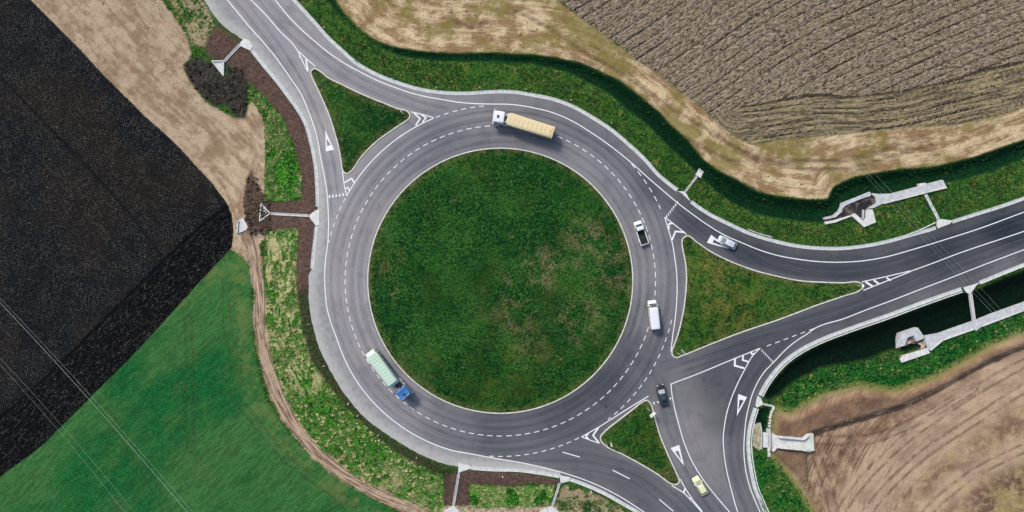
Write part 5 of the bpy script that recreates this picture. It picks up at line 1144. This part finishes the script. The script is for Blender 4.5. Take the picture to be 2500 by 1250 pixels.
for i, (p, lb) in enumerate(posts):
    x, y = W(*p); z = float(gz(x, y)[0])
    if base_post is None:
        o = empty('delineator_post', (x, y, z)); m = MB(); m.box(-.09, .09, -.07, .07, -.2, 1.0, (.8, .8)); bevel(m.build('post', POSTW, o), .02, 2)
        m = MB(); m.box(-.085, .085, -.078, .078, .70, .86); m.build('reflector', RED, o); m = MB(); m.box(-.08, .08, -.065, .065, .995, 1.03, (.7, .7)); m.build('cap', POSTW, o)
        base_post = o
    else:
        o = base_post.copy(); COL.objects.link(o)
        for ch in base_post.children: c = ch.copy(); COL.objects.link(c); c.parent = o
        o.location = (x, y, z)
    o.rotation_euler = (.14 * math.sin(i * 2.1), .14 * math.cos(i * 1.3), i * .9)
    tag(o, 'white marker post: ' + lb, 'marker post', 'white marker posts along the roadside')
SIGNG = paint('sign_metal', (.62, .64, .64), .45, 0, .1, .3)
def sign(px, py, yaw, label, plates):
    x, y = W(px, py); z = float(gz(x, y)[0]) if 0 else .25
    o = empty('road_sign', (x, y, z), yaw, label, 'road sign', 'road signs on the islands')
    m = MB(); m.cyl((0, 0, 1.35), .05, 3.0, 'z', 10); m.build('post', SIGNG, o)
    for (w_, h_, zc, a, shape) in plates:
        m = MB()
        if shape == 'box': m.box(-.02, .02, -w_ / 2, w_ / 2, zc - h_ / 2, zc + h_ / 2)
        else: m.cyl((0, 0, zc), w_ / 2, .04, 'x', 24)
        p = m.build('plate', SIGNG if shape == 'box' else POSTW, o); p.location = (.07, 0, 0); p.rotation_euler = (0, a, 0)
        if shape == 'arrow': pass
    return o
sign(985, 279, R(200), 'small white sign at the right corner of the upper left island', [(.7, .7, 2.4, 0, 'disc'), (.6, .3, 1.9, 0, 'box')])
sg = sign(1580, 996, R(-50), 'white direction sign with two boards at the top of the smallest island', [(1.5, .35, 2.6, .5, 'box'), (1.3, .35, 2.1, .5, 'box')])
sign(1479, 1081, R(10), 'white sign at the left corner of the smallest island', [(.9, .6, 2.2, .4, 'box')])
sign(2093, 697, R(160), 'white sign at the right tip of the largest triangular island', [(.7, .7, 2.3, 0, 'disc')])
sign(1653, 861, R(40), 'white sign at the lower left tip of the largest triangular island', [(1.1, .4, 2.2, .4, 'box')])

# ------------------------------------------------------------------ overhead wires
WIRE = paint('wire_metal', (.62, .64, .60), .5, 0, 0, .3)
def wire(a, b, z, label, r, grp):
    k = (H_CAM - z) / H_CAM
    A, Bp = Vector(W(*a)) * k, Vector(W(*b)) * k; d = Bp - A; A2 = A - d * .25; B2 = Bp + d * .6
    p = [(A2.x + (B2.x - A2.x) * i / 24, A2.y + (B2.y - A2.y) * i / 24, z + 2.2 * ((2 * i / 24 - 1) ** 2 - .3)) for i in range(25)]
    m = MB()
    for i in range(24): m.bar(p[i], p[i + 1], r, 5)
    o = m.build('overhead_wire', WIRE); tag(o, label, 'overhead wire', grp)
G1, G2 = 'overhead wires crossing the lower left fields', 'overhead wires crossing the right hand road'
wire((12,746), (453,1250), 9, 'brightest overhead wire across the dark field and green field', .015, G1)
wire((40,765), (466,1250), 9.4, 'thin overhead wire close to the right of the brightest one', .008, G1)
wire((0,884), (300,1250), 9, 'faint overhead wire, leftmost over the green field', .007, G1)
wire((0,868), (324,1250), 9.4, 'faint overhead wire, second from the left over the green field', .007, G1)
wire((1912,207), (2423,761), 9, 'overhead wire on the right, leftmost of three over the culvert', .008, G2)
wire((1924,208), (2434,760), 9.3, 'overhead wire on the right, middle of three over the culvert', .007, G2)
wire((1942,210), (2446,755), 9, 'overhead wire on the right, rightmost of three over the culvert', .008, G2)

# ------------------------------------------------------------------ weeds and tufts
def make_weed(name, a, b, s):
    t = NT(name); n = t.noise(.9, 3, .7); v = t.attr('tint')
    c = t.mix(t.rmp(n, .35, .65), a, b); c = t.mix(v, c, s)
    return t.out(c, .8, .15)
def scatter(name, poly_keys, n, size, mat, blades=6, mind=.4, seed=1, strawp=.15, pts=None, flat_=.6):
    g = np.random.default_rng(seed); V = []; Fc = []; T = []; cnt = 0
    for key in poly_keys:
        P = WPOLY[key]; P = np.clip(P, [-130, -74], [130, 74]); x0, y0 = P.min(0); x1, y1 = P.max(0)
        X = g.uniform(x0, x1, n * 4); Y = g.uniform(y0, y1, n * 4); s = sdf(P, X, Y); cl = fbm(X, Y, .35, 2, seed)
        k = (s > mind) & (cl > .42); X, Y = X[k][:n], Y[k][:n]; Z = gz(X, Y, True)
        for x, y, z in zip(X, Y, Z):
            sc = size * g.uniform(.5, 1.4); tn = 1.0 if g.random() < strawp else g.uniform(0, .25)
            for b in range(blades):
                a = g.uniform(0, 2 * math.pi); l = sc * g.uniform(.6, 1.2); hh = sc * g.uniform(.25, .9) * flat_; wd = sc * .22
                dx, dy = math.cos(a), math.sin(a); i = len(V)
                V += [(x - dy * wd, y + dx * wd, z - .03), (x + dy * wd, y - dx * wd, z - .03), (x + dx * l * .6 + dy * wd * 1.3, y + dy * l * .6 - dx * wd * 1.3, z + hh), (x + dx * l, y + dy * l, z + hh * .7), (x + dx * l * .6 - dy * wd * 1.3, y + dy * l * .6 + dx * wd * 1.3, z + hh * 1.05)]
                Fc.append((i, i + 1, i + 2, i + 3, i + 4)); T += [tn] * 5
    o = mk(name, V, Fc, mat); a = o.data.attributes.new('tint', 'FLOAT', 'POINT'); a.data.foreach_set('value', np.array(T, np.float32)); tag(o, kind='stuff'); return o
LUSHW = make_weed('lush_weed', alb(28,104,18), alb(84,164,44), alb(206,196,140)); DARKW = make_weed('rush', alb(6,40,20), alb(16,70,28), alb(60,90,40)); GRSW = make_weed('verge_tuft', alb(20,58,24), alb(46,88,34), alb(124,120,66))
scatter('embankment_weeds', ['slope', 'lush', 'lush2'], 3200, .42, LUSHW, seed=3, strawp=.22, mind=.25)
SLW = make_weed('slope_weed', alb(12,76,20), alb(50,124,38), alb(150,160,86))
scatter('slope_weeds', ['lush3', 'lush4'], 2600, .30, SLW, seed=5, strawp=.10, mind=.2)
WPOLY['grass_c'] = circ
WPOLY['verge_n'] = np.concatenate([offset(cut(N_C, (800,91), (2500,484)), .9), np.array(WP([(2500,392),(2311,462),(2257,475),(2208,486),(2135,512),(2140,545),(2109,558),(2076,530),(2014,550),(1900,538),(1804,508),(1722,446),(1636,364),(1540,273),(1444,207),(1348,170),(1200,153),(1040,151),(940,126),(860,68)]))])
scatter('verge_tufts', ['verge_n'], 5000, .28, GRSW, seed=29, strawp=.14, mind=.5)
scatter('ditch_rushes', ['ditchN'], 5000, .38, DARKW, seed=7, strawp=.04, mind=.5)

def clods(name, jobs, mat, seed=11):
    g = np.random.default_rng(seed); V = []; Fc = []
    for key, n, s0, s1, cthr in jobs:
        P = np.clip(WPOLY[key], [-125, -68], [125, 68]); x0, y0 = P.min(0); x1, y1 = P.max(0)
        X = g.uniform(x0, x1, n * 5); Y = g.uniform(y0, y1, n * 5); dk_ = sdf(WPOLY['dark'], X, Y); k = (sdf(P, X, Y) > .1) & (fbm(X, Y, .22, 3, seed) > cthr) & ((dk_ > .2) if key == 'band' else (dk_ < -.4)); X, Y = X[k][:n], Y[k][:n]; Z = gz(X, Y, True)
        for x, y, z in zip(X, Y, Z):
            r = s0 + (s1 - s0) * g.random() ** 2.5; a0 = g.uniform(0, 6.28); i = len(V); m = 5
            for j in range(m): a = a0 + j * 6.283 / m; q = r * g.uniform(.7, 1.2); V.append((x + q * math.cos(a), y + q * math.sin(a), z - .05))
            for j in range(m): a = a0 + .3 + j * 6.283 / m; q = r * g.uniform(.45, .75); V.append((x + q * math.cos(a), y + q * math.sin(a), z + r * g.uniform(.35, .8)))
            Fc += [(i + j, i + (j + 1) % m, i + m + (j + 1) % m, i + m + j) for j in range(m)] + [tuple(i + m + j for j in range(m))]
    o = mk(name, V, Fc, mat); tag(o, kind='stuff'); return o
def soilmat(name, a, b):
    t = NT(name); return t.out(t.mix(t.rmp(t.noise(.7, 3, .7), .4, .6), a, b), .95, .08)
clods('soil_clods', [('tanN', 2600, .06, .24, .5), ('tanW', 1200, .05, .18, .52), ('earth', 2200, .05, .20, .5)], soilmat('pale_clod', alb(130,104,80), alb(186,162,130)))
clods('dark_clods', [('clodA', 500, .12, .4, .3), ('clodB', 350, .12, .36, .3), ('brownW', 700, .05, .16, .4)], soilmat('dark_clod', alb(44,38,36), alb(92,80,70)), 13)
clods('plough_clods', [('plough', 9000, .10, .30, .35)], soilmat('plough_clod', alb(92,76,62), alb(178,162,138)), 17)
clods('tilled_clods', [('band', 3500, .10, .26, .3)], soilmat('tilled_clod', alb(24,23,25), alb(84,80,72)), 19)
scatter('island_tufts', ['grass_c'], 6000, .26, GRSW, seed=23, strawp=.12, mind=.6)
